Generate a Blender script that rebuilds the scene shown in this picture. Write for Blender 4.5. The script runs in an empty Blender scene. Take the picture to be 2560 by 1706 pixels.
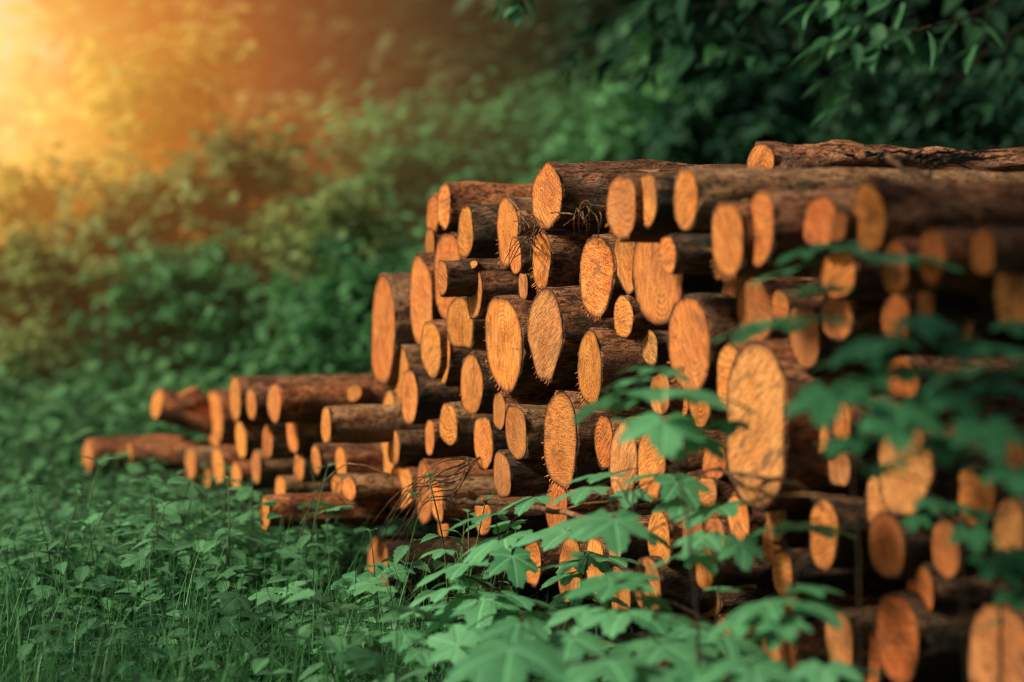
import bpy, math, random
import numpy as np
from mathutils import Vector, Matrix, noise

random.seed(7)
rng = np.random.default_rng(11)
scene = bpy.context.scene
COL = scene.collection
R = math.radians

# ------------------------------------------------------------------ camera
F = 2560 * 75 / 36.0
PITCH = R(2.5)
CAM = Vector((0, 0, 1.07))
FWD = Vector((0, math.cos(PITCH), -math.sin(PITCH)))
UP = Vector((0, math.sin(PITCH), math.cos(PITCH)))
RIGHT = Vector((1, 0, 0))
cd = bpy.data.cameras.new('camera')
cd.lens = 75; cd.sensor_width = 36; cd.clip_end = 600; cd.clip_start = 0.05
cd.dof.use_dof = True
cd.dof.focus_distance = 4.95
cd.dof.aperture_fstop = 1.9
cam = bpy.data.objects.new('camera', cd)
cam.location = CAM
cam.rotation_euler = (R(90) - PITCH, 0, 0)
COL.objects.link(cam)
scene.camera = cam

def ray(px, py):
    return FWD + RIGHT * ((px - 1280) / F) - UP * ((py - 853) / F)

def at(px, py, D):
    """world point seen at picture position px,py with world depth y = D"""
    r = ray(px, py)
    return CAM + r * (D / r.y)

# ------------------------------------------------------------------ object helpers
def link(o, parent=None):
    COL.objects.link(o)
    if parent is not None:
        o.parent = parent
    return o

def tag(o, label=None, cat=None, group=None, kind=None):
    if label: o['label'] = label
    if cat: o['category'] = cat
    if group: o['group'] = group
    if kind: o['kind'] = kind
    return o

def thing(name, label, cat, loc=(0, 0, 0), rz=0, group=None):
    o = bpy.data.objects.new(name, None)
    o.empty_display_size = 0.05
    o.location = loc
    o.rotation_euler = (0, 0, rz)
    link(o)
    return tag(o, label, cat, group)

class Geo:
    """collects vertices, quads and triangles with a per-vertex shade and a leaf coordinate"""
    def __init__(s):
        s.V, s.Q, s.T, s.S, s.U, s.n = [], [], [], [], [], 0
    def add(s, V, Q=None, T=None, shade=0.5, uv=None):
        V = np.asarray(V, dtype=np.float64).reshape(-1, 3)
        n = len(V)
        s.V.append(V)
        if Q is not None and len(Q): s.Q.append(np.asarray(Q, dtype=np.int64).reshape(-1, 4) + s.n)
        if T is not None and len(T): s.T.append(np.asarray(T, dtype=np.int64).reshape(-1, 3) + s.n)
        s.S.append(np.full(n, shade) if np.isscalar(shade) else np.asarray(shade))
        s.U.append(np.zeros((n, 2)) if uv is None else np.asarray(uv))
        s.n += n
        return s
    def pack(s):
        V = np.concatenate(s.V); S = np.concatenate(s.S); U = np.concatenate(s.U)
        Q = np.concatenate(s.Q) if s.Q else np.zeros((0, 4), int)
        T = np.concatenate(s.T) if s.T else np.zeros((0, 3), int)
        return V, Q, T, S, U
    def mesh(s, name, mat, smooth=True):
        V, Q, T, S, U = s.pack()
        me = bpy.data.meshes.new(name)
        me.vertices.add(len(V)); me.vertices.foreach_set('co', V.astype(np.float32).ravel())
        nl = Q.size + T.size
        me.loops.add(nl)
        me.loops.foreach_set('vertex_index', np.concatenate([Q.ravel(), T.ravel()]).astype(np.int32))
        npoly = len(Q) + len(T)
        me.polygons.add(npoly)
        st = np.concatenate([np.arange(len(Q)) * 4, len(Q) * 4 + np.arange(len(T)) * 3])
        me.polygons.foreach_set('loop_start', st.astype(np.int32))
        me.polygons.foreach_set('use_smooth', np.full(npoly, smooth))
        a = me.attributes.new('shade', 'FLOAT', 'POINT'); a.data.foreach_set('value', S.astype(np.float32))
        b = me.attributes.new('leafco', 'FLOAT_VECTOR', 'POINT')
        b.data.foreach_set('vector', np.concatenate([U, np.zeros((len(U), 1))], 1).astype(np.float32).ravel())
        me.update(calc_edges=True)
        me.validate()
        if mat: me.materials.append(mat)
        return me
    def build(s, name, mat, parent=None, smooth=True, loc=None):
        o = bpy.data.objects.new(name, s.mesh(name, mat, smooth))
        if loc is not None: o.location = loc
        return link(o, parent)

def rots(az, pitch, roll):
    """arrays of rotation matrices: local x is swung to azimuth az, lifted by pitch, rolled about itself"""
    az, pitch, roll = np.broadcast_arrays(np.atleast_1d(az), np.atleast_1d(pitch), np.atleast_1d(roll))
    ca, sa, cp, sp, cr, sr = np.cos(az), np.sin(az), np.cos(pitch), np.sin(pitch), np.cos(roll), np.sin(roll)
    z, o = np.zeros_like(ca), np.ones_like(ca)
    def M(*r): return np.stack([np.stack(x, -1) for x in r], -2)
    Rz = M((ca, -sa, z), (sa, ca, z), (z, z, o))
    Ry = M((cp, z, -sp), (z, o, z), (sp, z, cp))
    Rx = M((o, z, z), (z, cr, -sr), (z, sr, cr))
    return Rz @ Ry @ Rx

def scatter(geo, proto, P, Rm, sc, shade):
    """many copies of a packed proto (V,Q,T,S,U) into one Geo"""
    V, Q, T, S, U = proto
    N, n = len(P), len(V)
    if N == 0: return
    sc = np.broadcast_to(np.atleast_1d(sc), (N,))
    W = np.einsum('nij,vj->nvi', Rm, V) * sc[:, None, None] + P[:, None, :]
    off = (np.arange(N) * n)[:, None, None]
    QQ = (Q[None] + off).reshape(-1, 4) if len(Q) else None
    TT = (T[None] + off).reshape(-1, 3) if len(T) else None
    sh = np.clip(np.asarray(shade)[:, None] + (S - 0.5)[None], 0, 1).reshape(-1)
    geo.add(W.reshape(-1, 3), QQ, TT, sh, np.tile(U, (N, 1)))

def tube(geo, pts, rad, seg=8, shade=0.5, cap=True, rough=0.0):
    pts = [Vector(p) for p in pts]
    n = len(pts)
    V, Q, T = [], [], []
    if not hasattr(rad, '__len__'): rad = [rad] * n
    prev = None
    for i, p in enumerate(pts):
        t = (pts[min(i + 1, n - 1)] - pts[max(i - 1, 0)]).normalized()
        if prev is None:
            a = t.cross(Vector((0, 0, 1)))
            if a.length < 0.05: a = t.cross(Vector((1, 0, 0)))
        else:
            a = prev - t * prev.dot(t)
        a.normalize(); prev = a
        b = t.cross(a)
        for k in range(seg):
            w = 2 * math.pi * k / seg
            rr = rad[i] * (1 + (random.uniform(-rough, rough) if rough else 0))
            V.append(p + (a * math.cos(w) + b * math.sin(w)) * rr)
    for i in range(n - 1):
        for k in range(seg):
            k2 = (k + 1) % seg
            Q.append((i * seg + k, i * seg + k2, (i + 1) * seg + k2, (i + 1) * seg + k))
    if cap:
        V.append(pts[-1]); V.append(pts[0])
        for k in range(seg):
            k2 = (k + 1) % seg
            T.append(((n - 1) * seg + k, (n - 1) * seg + k2, n * seg))
            T.append((k2, k, n * seg + 1))
    geo.add([tuple(v) for v in V], Q, T, shade)

def smooth_path(pts, n=10, jit=0.0):
    """Catmull-Rom through the points"""
    P = [Vector(p) for p in pts]
    P = [P[0] * 2 - P[1]] + P + [P[-1] * 2 - P[-2]]
    out = []
    for i in range(1, len(P) - 2):
        for k in range(n):
            t = k / n
            a, b, c, d = P[i - 1], P[i], P[i + 1], P[i + 2]
            v = 0.5 * ((2 * b) + (c - a) * t + (2 * a - 5 * b + 4 * c - d) * t * t + (-a + 3 * b - 3 * c + d) * t ** 3)
            if jit: v = v + Vector([random.gauss(0, jit) for _ in range(3)])
            out.append(v)
    out.append(P[-2])
    return out

# ------------------------------------------------------------------ materials
class NT:
    def __init__(s, name):
        s.m = bpy.data.materials.new(name); s.m.use_nodes = True
        s.t = s.m.node_tree; s.t.nodes.clear()
        s.out = s.t.nodes.new('ShaderNodeOutputMaterial')
    def n(s, kind, **kw):
        o = s.t.nodes.new('ShaderNode' + kind)
        for k, v in kw.items(): setattr(o, k, v)
        return o
    def put(s, sock, v):
        if hasattr(v, 'is_linked') or hasattr(v, 'links'): s.t.links.new(v, sock)
        else: sock.default_value = v
    def math(s, op, a, b=0.0, c=0.0, clamp=False):
        o = s.n('Math', operation=op, use_clamp=clamp)
        s.put(o.inputs[0], a); s.put(o.inputs[1], b)
        if len(o.inputs) > 2: s.put(o.inputs[2], c)
        return o.outputs[0]
    def vec(s, op, a, b=(0, 0, 0)):
        o = s.n('VectorMath', operation=op)
        s.put(o.inputs[0], a)
        if op == 'SCALE': s.put(o.inputs['Scale'], b)
        else: s.put(o.inputs[1], b)
        return o.outputs['Value'] if op in ('LENGTH', 'DOT_PRODUCT', 'DISTANCE') else o.outputs[0]
    def noise(s, co, scale, detail=4, rough=0.55, dist=0.0, col=False):
        o = s.n('TexNoise'); s.put(o.inputs['Vector'], co); s.put(o.inputs['Scale'], scale)
        s.put(o.inputs['Detail'], detail); s.put(o.inputs['Roughness'], rough); s.put(o.inputs['Distortion'], dist)
        return o.outputs['Color' if col else 0]
    def ramp(s, f, stops, mode='LINEAR'):
        o = s.n('ValToRGB'); o.color_ramp.interpolation = mode
        e = o.color_ramp.elements
        while len(e) < len(stops): e.new(0.5)
        for i, (p, c) in enumerate(stops):
            e[i].position = p
            e[i].color = (c, c, c, 1) if not hasattr(c, '__len__') else (*c, 1)
        s.put(o.inputs[0], f)
        return o.outputs[0]
    def mix(s, f, a, b, mode='MIX'):
        o = s.n('MixRGB', blend_type=mode)
        s.put(o.inputs[0], f)
        for i, v in ((1, a), (2, b)):
            s.put(o.inputs[i], (*v, 1) if isinstance(v, tuple) and len(v) == 3 else v)
        return o.outputs[0]
    def map(s, co, sc=(1, 1, 1), loc=(0, 0, 0), rot=(0, 0, 0)):
        o = s.n('Mapping'); s.put(o.inputs['Vector'], co)
        s.put(o.inputs['Scale'], sc); s.put(o.inputs['Location'], loc); s.put(o.inputs['Rotation'], rot)
        return o.outputs[0]
    def bump(s, h, strength=0.5, dist=0.01, normal=None):
        o = s.n('Bump'); s.put(o.inputs['Strength'], strength); s.put(o.inputs['Distance'], dist); s.put(o.inputs['Height'], h)
        if normal is not None: s.put(o.inputs['Normal'], normal)
        return o.outputs[0]
    def bsdf(s, col, rough=0.7, normal=None, spec=0.5):
        o = s.n('BsdfPrincipled'); s.put(o.inputs['Base Color'], (*col, 1) if isinstance(col, tuple) and len(col) == 3 else col)
        s.put(o.inputs['Roughness'], rough); s.put(o.inputs['Specular IOR Level'], spec)
        if normal is not None: s.put(o.inputs['Normal'], normal)
        return o.outputs[0]
    def finish(s, sh, volume=None):
        if sh is not None: s.t.links.new(sh, s.out.inputs[0])
        if volume is not None: s.t.links.new(volume, s.out.inputs['Volume'])
        return s.m

def mat_cutwood(name, light, mid, dark, weather=0.0):
    """sawn end grain: growth rings about an off-centre pith, saw marks, a dark ragged rim, cracks"""
    t = NT(name)
    tc = t.n('TexCoord').outputs['Object']
    rnd = t.n('ObjectInfo').outputs['Random']
    at_ = t.n('Attribute'); at_.attribute_name = 'leafco'          # x = 0 centre..1 edge
    sep = t.n('SeparateXYZ'); t.put(sep.inputs[0], at_.outputs['Vector'])
    rn = sep.outputs[0]
    sh = t.n('CombineXYZ'); t.put(sh.inputs[0], t.math('MULTIPLY', rnd, 31.0)); t.put(sh.inputs[1], t.math('MULTIPLY', rnd, 57.0)); t.put(sh.inputs[2], t.math('MULTIPLY', rnd, 13.0))
    cs = t.vec('ADD', tc, sh.outputs[0])
    # pith, pushed off the centre
    r2 = t.math('FRACT', t.math('MULTIPLY', rnd, 17.3)); r3 = t.math('FRACT', t.math('MULTIPLY', rnd, 41.7))
    pith = t.n('CombineXYZ'); t.put(pith.inputs[0], 0.0)
    t.put(pith.inputs[1], t.math('MULTIPLY', t.math('SUBTRACT', r2, 0.5), 0.05)); t.put(pith.inputs[2], t.math('MULTIPLY', t.math('SUBTRACT', r3, 0.6), 0.07))
    flat = t.vec('MULTIPLY', tc, (0.0, 1.0, 0.82))
    wob = t.vec('SCALE', t.vec('SUBTRACT', t.noise(cs, 16, 3, .5, col=True), (0.5, 0.5, 0.5)), 0.011)
    d = t.vec('LENGTH', t.vec('ADD', t.vec('SUBTRACT', flat, pith.outputs[0]), wob))
    fr = t.math('ADD', 560.0, t.math('MULTIPLY', r2, 330.0))
    ring = t.math('SINE', t.math('ADD', t.math('MULTIPLY', d, fr), t.math('MULTIPLY', t.noise(cs, 60, 2), 2.4)))
    ring = t.math('MULTIPLY_ADD', ring, 0.5, 0.5)
    big = t.noise(cs, 14, 3, .6)
    # saw marks: fine streaks at a direction of their own
    ang = t.math('MULTIPLY', r3, 3.1)
    rv = t.n('VectorRotate', rotation_type='X_AXIS'); t.put(rv.inputs['Vector'], cs); t.put(rv.inputs['Angle'], ang)
    streak = t.noise(t.vec('MULTIPLY', rv.outputs[0], (0.3, 0.14, 1.0)), 230, 3, .65)
    fib = t.noise(cs, 300, 3, .75)
    grain = t.math('ADD', t.math('MULTIPLY', streak, 0.55), t.math('MULTIPLY', fib, 0.45))
    base = t.mix(t.ramp(big, [(0.30, 0.0), (0.70, 1.0)]), mid, light)
    r4 = t.math('FRACT', t.math('MULTIPLY', rnd, 23.9)); r5 = t.math('FRACT', t.math('MULTIPLY', rnd, 67.1))
    ringvis = t.math('MULTIPLY', t.ramp(t.noise(cs, 22, 2), [(0.36, 0.10), (0.60, 0.85)]), t.math('MULTIPLY_ADD', r4, 1.0, 0.15))
    base = t.mix(t.math('MULTIPLY', t.math('MULTIPLY', t.math('SUBTRACT', 1.0, ring), ringvis), 0.9), base, dark)
    heart = t.ramp(t.math('ADD', d, t.math('MULTIPLY', big, 0.03)), [(0.010, 0.60), (0.085, 0.0)])
    base = t.mix(t.math('MULTIPLY', heart, t.math('MULTIPLY_ADD', r5, 1.5, -0.1, clamp=True)), base, dark)
    base = t.mix(t.ramp(grain, [(0.38, 0.85), (0.52, 0.0)]), base, tuple(c * 0.62 for c in dark))
    base = t.mix(t.ramp(grain, [(0.52, 0.0), (0.66, 0.7)]), base, tuple(min(1, c * 1.25) for c in light))
    # stain patches
    st = t.ramp(t.noise(t.vec('MULTIPLY', rv.outputs[0], (1, .35, 1)), 30, 4, .65), [(0.53, 0.0), (0.68, 0.60 + weather * .3)])
    base = t.mix(st, base, (0.16, 0.075, 0.03) if weather == 0 else (0.20, 0.105, 0.045))
    base = t.mix(t.math('MULTIPLY', t.math('POWER', r5, 3.0), t.math('MULTIPLY', big, .7), clamp=True), base, (0.34, 0.18, 0.08))
    # radial cracks
    c2 = t.vec('SUBTRACT', flat, pith.outputs[0]); sp = t.n('SeparateXYZ'); t.put(sp.inputs[0], c2)
    an = t.math('ARCTAN2', sp.outputs[2], sp.outputs[1])
    av = t.n('CombineXYZ'); t.put(av.inputs[0], t.math('MULTIPLY', an, 2.2)); t.put(av.inputs[1], t.math('MULTIPLY', d, 2.0)); t.put(av.inputs[2], t.math('MULTIPLY', rnd, 90.0))
    crk = t.math('ABSOLUTE', t.math('SUBTRACT', t.noise(av.outputs[0], 3.0, 2, .4), 0.52))
    crk = t.ramp(crk, [(0.0, 1.0), (0.006, 0.0)])
    crk = t.math('MULTIPLY', crk, t.ramp(t.noise(cs, 25, 1), [(0.45, 0.0), (0.55, 0.8)]))
    base = t.mix(crk, base, (0.07, 0.03, 0.012))
    # ragged dark rim
    edge = t.math('ADD', rn, t.math('MULTIPLY', t.math('SUBTRACT', t.noise(cs, 60, 3), 0.5), 0.10))
    base = t.mix(t.ramp(edge, [(0.84, 0.0), (0.93, 0.45), (0.965, 0.95)]), base, (0.055, 0.022, 0.010))
    # each log a little darker or lighter
    hv = t.n('HueSaturation'); t.put(hv.inputs['Color'], base)
    t.put(hv.inputs['Value'], t.math('MULTIPLY_ADD', t.math('FRACT', t.math('MULTIPLY', rnd, 7.7)), 0.34, 0.84))
    t.put(hv.inputs['Hue'], t.math('MULTIPLY_ADD', t.math('FRACT', t.math('MULTIPLY', rnd, 3.3)), 0.012, 0.488))
    h = t.math('ADD', t.math('MULTIPLY', ring, t.math('MULTIPLY', ringvis, 0.5)), t.math('MULTIPLY', grain, 1.6))
    h = t.math('SUBTRACT', h, crk)
    nrm = t.bump(h, 1.0, 0.0036)
    return t.finish(t.bsdf(hv.outputs[0], 0.75, nrm, 0.25))

def mat_bark(name, light, mid, dark, lichen, lich_amt, stretch=0.35, flake=1.0, bstr=1.0):
    t = NT(name)
    tc = t.n('TexCoord').outputs['Object']
    rnd = t.n('ObjectInfo').outputs['Random']
    sh = t.n('CombineXYZ'); t.put(sh.inputs[0], t.math('MULTIPLY', rnd, 31.0)); t.put(sh.inputs[1], t.math('MULTIPLY', rnd, 57.0))
    cs = t.vec('ADD', tc, sh.outputs[0])
    st = t.vec('MULTIPLY', cs, (stretch, 1, 1))
    wv = t.vec('ADD', st, t.vec('SCALE', t.noise(cs, 30, 3, .6, col=True), 0.02))
    vo = t.n('TexVoronoi', feature='DISTANCE_TO_EDGE'); t.put(vo.inputs['Vector'], wv); t.put(vo.inputs['Scale'], 85.0)
    crack = t.ramp(vo.outputs['Distance'], [(0.0, 0.0), (0.16, 1.0)])
    vc = t.n('TexVoronoi', feature='F1'); t.put(vc.inputs['Vector'], wv); t.put(vc.inputs['Scale'], 62.0)
    plate = t.n('SeparateColor'); t.put(plate.inputs[0], vc.outputs['Color'])
    n1 = t.noise(st, 24, 6, .65); n2 = t.noise(st, 130, 5, .7); n3 = t.noise(cs, 9, 3, .55)
    n4 = t.noise(t.vec('MULTIPLY', cs, (stretch * 1.3, 1, 1)), 260, 4, .75)
    f = t.math('ADD', t.math('MULTIPLY', n1, .40), t.math('ADD', t.math('MULTIPLY', n2, .35), t.math('ADD', t.math('MULTIPLY', n4, .25), t.math('MULTIPLY', plate.outputs[0], .10 * flake))))
    f = t.math('ADD', f, t.math('MULTIPLY', t.math('SUBTRACT', t.math('FRACT', t.math('MULTIPLY', rnd, 9.1)), .5), .05))
    col = t.ramp(f, [(0.40, dark), (0.475, mid), (0.575, light)])
    pits = t.ramp(t.noise(st, 95, 4, .7, .6), [(0.40, 1.0), (0.47, 0.0)])
    col = t.mix(t.math('MULTIPLY', pits, .85), col, tuple(c * .35 for c in dark))
    col = t.mix(t.math('MULTIPLY', t.math('SUBTRACT', 1.0, crack), 0.65 * flake), col, tuple(c * .45 for c in dark))
    col = t.mix(t.ramp(n3, [(0.40, 0.70), (0.56, 0.0)]), col, tuple(c * 0.9 for c in dark))
    chip = t.ramp(t.noise(st, 34, 3, .5), [(0.66, 0.0), (0.69, 1.0)])
    col = t.mix(t.math('MULTIPLY', chip, .7), col, tuple(min(1, c * 1.15) for c in light))
    lm = t.math('MULTIPLY', t.ramp(t.noise(cs, 13, 4, .6), [(0.60 - lich_amt * .12, 0.0), (0.66 - lich_amt * .1, 1.0)]), t.ramp(n2, [(0.46, 0.0), (0.56, 0.8)]))
    col = t.mix(lm, col, lichen)
    # underside shade painted into the bark colour, in patches that thin out upwards
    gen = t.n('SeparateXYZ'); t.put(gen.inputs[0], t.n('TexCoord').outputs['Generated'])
    underside_shade = t.math('ADD', gen.outputs[2], t.math('MULTIPLY', t.math('SUBTRACT', n1, .5), .9))
    col = t.mix(t.ramp(underside_shade, [(0.36, 0.72), (0.66, 0.0)]), col, (0.020, 0.018, 0.009))
    h = t.math('ADD', t.math('MULTIPLY', crack, .4 * flake), t.math('ADD', n1, t.math('ADD', n2, t.math('MULTIPLY', n4, .6))))
    h = t.math('SUBTRACT', t.math('ADD', h, t.math('MULTIPLY', chip, .25)), t.math('MULTIPLY', pits, .8))
    nrm = t.bump(h, 1.0 * bstr, 0.016)
    return t.finish(t.bsdf(col, 0.8, nrm, 0.3))

def mat_leaf(name, lo, hi, trans=0.3, veins=None, rough=0.45, under=None, bump=0.4, spec=0.35, dead=0.0):
    """leaf blade: colour from the shade attribute, veins drawn from the leaf coordinate, light through it"""
    t = NT(name)
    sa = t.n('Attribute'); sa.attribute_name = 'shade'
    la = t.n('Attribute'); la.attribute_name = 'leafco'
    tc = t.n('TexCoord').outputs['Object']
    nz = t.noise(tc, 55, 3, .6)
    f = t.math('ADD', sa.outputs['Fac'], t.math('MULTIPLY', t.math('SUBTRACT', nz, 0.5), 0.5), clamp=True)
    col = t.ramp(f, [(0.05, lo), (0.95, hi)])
    nrm = None
    if veins:
        sp = t.n('SeparateXYZ'); t.put(sp.inputs[0], la.outputs['Vector'])
        x, y = sp.outputs[0], sp.outputs[1]
        best = None
        if veins == 'maple':
            for a in (0, 52, -52, 104, -104):
                ca, sn = math.cos(R(a)), math.sin(R(a))
                along = t.math('ADD', t.math('MULTIPLY', x, ca), t.math('MULTIPLY', y, sn))
                perp = t.math('ABSOLUTE', t.math('SUBTRACT', t.math('MULTIPLY', y, ca), t.math('MULTIPLY', x, sn)))
                v = t.math('ADD', perp, t.math('MULTIPLY', t.math('LESS_THAN', along, 0.0), 9.0))
                sec = t.math('ADD', t.math('PINGPONG', t.math('SUBTRACT', along, t.math('MULTIPLY', perp, 0.9)), 0.05), t.math('MULTIPLY', perp, 0.10))
                sec = t.math('ADD', sec, t.math('ADD', 0.012, t.math('MULTIPLY', t.math('LESS_THAN', along, 0.0), 9.0)))
                v = t.math('MINIMUM', v, sec)
                best = v if best is None else t.math('MINIMUM', best, v)
        else:
            ay = t.math('ABSOLUTE', y)
            sec = t.math('PINGPONG', t.math('SUBTRACT', x, t.math('MULTIPLY', ay, 0.8)), 0.055)
            best = t.math('MINIMUM', ay, t.math('ADD', sec, 0.010))
        vm = t.ramp(best, [(0.006, 1.0), (0.022, 0.0)])
        col = t.mix(t.math('MULTIPLY', vm, 0.55 if veins == 'maple' else .22), col, tuple(min(1, c * 1.7 + .02) for c in hi))
        h = t.math('ADD', t.ramp(best, [(0.0, 0.0), (0.05, 1.0)]), t.math('MULTIPLY', nz, .6))
        nrm = t.bump(h, bump, 0.003)
    if dead:
        dm = t.ramp(t.noise(tc, 7, 2), [(0.64, 0.0), (0.70, dead)])
        col = t.mix(dm, col, (0.22, 0.12, 0.035))
    b = t.bsdf(col, rough, nrm, spec)
    tr = t.n('BsdfTranslucent'); t.put(tr.inputs['Color'], t.mix(0.55, col, hi))
    if nrm is not None: t.put(tr.inputs['Normal'], nrm)
    mx = t.n('MixShader'); mx.inputs[0].default_value = trans
    t.t.links.new(b, mx.inputs[1]); t.t.links.new(tr.outputs[0], mx.inputs[2])
    return t.finish(mx.outputs[0])

M = {}
M['wood'] = mat_cutwood('fresh_cut_wood', (0.90, 0.400, 0.100), (0.78, 0.275, 0.046), (0.42, 0.115, 0.014))
M['wood_red'] = mat_cutwood('reddish_cut_wood', (0.74, 0.290, 0.068), (0.60, 0.195, 0.034), (0.32, 0.080, 0.012))
M['wood_old'] = mat_cutwood('weathered_cut_wood', (0.74, 0.365, 0.115), (0.60, 0.245, 0.062), (0.30, 0.100, 0.022), 1.0)
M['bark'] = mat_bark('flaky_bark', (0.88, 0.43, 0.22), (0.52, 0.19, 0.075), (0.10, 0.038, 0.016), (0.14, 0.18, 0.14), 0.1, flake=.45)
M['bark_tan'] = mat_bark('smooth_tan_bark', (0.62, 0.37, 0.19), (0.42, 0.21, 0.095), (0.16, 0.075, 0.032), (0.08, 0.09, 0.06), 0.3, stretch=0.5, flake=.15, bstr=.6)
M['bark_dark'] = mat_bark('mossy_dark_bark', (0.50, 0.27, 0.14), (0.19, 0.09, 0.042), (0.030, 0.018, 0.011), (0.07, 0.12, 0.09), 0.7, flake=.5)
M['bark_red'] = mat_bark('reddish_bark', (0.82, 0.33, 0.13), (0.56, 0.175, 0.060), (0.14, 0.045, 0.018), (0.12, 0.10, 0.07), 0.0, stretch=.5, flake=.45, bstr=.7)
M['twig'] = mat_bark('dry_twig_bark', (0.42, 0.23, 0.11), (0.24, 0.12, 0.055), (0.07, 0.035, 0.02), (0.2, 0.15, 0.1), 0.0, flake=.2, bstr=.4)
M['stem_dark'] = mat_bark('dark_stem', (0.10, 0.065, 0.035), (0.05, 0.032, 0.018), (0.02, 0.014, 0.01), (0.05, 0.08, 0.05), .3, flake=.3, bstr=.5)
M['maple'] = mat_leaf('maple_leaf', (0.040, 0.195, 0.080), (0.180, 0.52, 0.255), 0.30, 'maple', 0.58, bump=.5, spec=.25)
M['maple_near'] = mat_leaf('maple_leaf_shaded', (0.010, 0.075, 0.030), (0.070, 0.280, 0.125), 0.28, 'maple', 0.6, bump=.4, spec=.2)  # darker copy of the maple leaf, shade put into its colour
M['nettle'] = mat_leaf('nettle_leaf', (0.009, 0.064, 0.026), (0.135, 0.37, 0.165), 0.25, 'pinnate', 0.62, bump=.35, spec=.2)
M['herb'] = mat_leaf('herb_leaf', (0.012, 0.062, 0.026), (0.130, 0.33, 0.135), 0.3, None, 0.65, spec=.2)
M['grass'] = mat_leaf('grass_blade', (0.014, 0.095, 0.028), (0.085, 0.29, 0.095), 0.3, None, 0.5)
M['stem'] = mat_leaf('green_stem', (0.04, 0.09, 0.03), (0.12, 0.20, 0.07), 0.0, None, 0.6)
# ------------------------------------------------------------------ logs
AZ = R(70)
AX = Vector((math.sin(AZ), math.cos(AZ), 0))       # every log runs this way, into its pile
WY = Vector((-math.cos(AZ), math.sin(AZ), 0))      # along the pile's face, towards the far end
PILE_C = 5.0 * (0.028 * AX.x + AX.y)               # pile 1: the plane p . AX = PILE_C

def plane_hit(px, py, c):
    r = ray(px, py)
    return CAM + r * ((c - CAM.dot(AX)) / r.dot(AX))

NSEG = 44
def outline(seed, a, b, harm, bumps, flat):
    th = [2 * math.pi * k / NSEG for k in range(NSEG)]
    rr = []
    rs = random.Random(seed)
    ph = [rs.uniform(0, 6.28) for _ in range(6)]
    am = [0, 0, .012, .016, .008, .009]
    for w in th:
        r = 1 + harm * sum(am[k] * math.cos(k * w + ph[k]) for k in range(2, 6)) + rs.uniform(-.011, .011)
        r *= .985 + .05 * math.sin(2 * w) ** 2
        for (ang, wid, amp) in bumps:
            dd = (w - R(ang) + math.pi) % (2 * math.pi) - math.pi
            r += amp * math.exp(-(dd / R(wid)) ** 2)
        y, z = -math.cos(w) * a * r, math.sin(w) * b * r   # w=0 is the right-hand side as the camera sees it
        if flat is not None:                               # (angle, keep): a sawn-off or split side
            for (fa, keep) in flat:
                nx, nz = math.cos(R(fa)), math.sin(R(fa))
                p = (-y / a) * nx + (z / b) * nz
                if p > keep:
                    y += a * nx * (p - keep); z -= b * nz * (p - keep)
        rr.append((y, z))
    return rr

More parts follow.
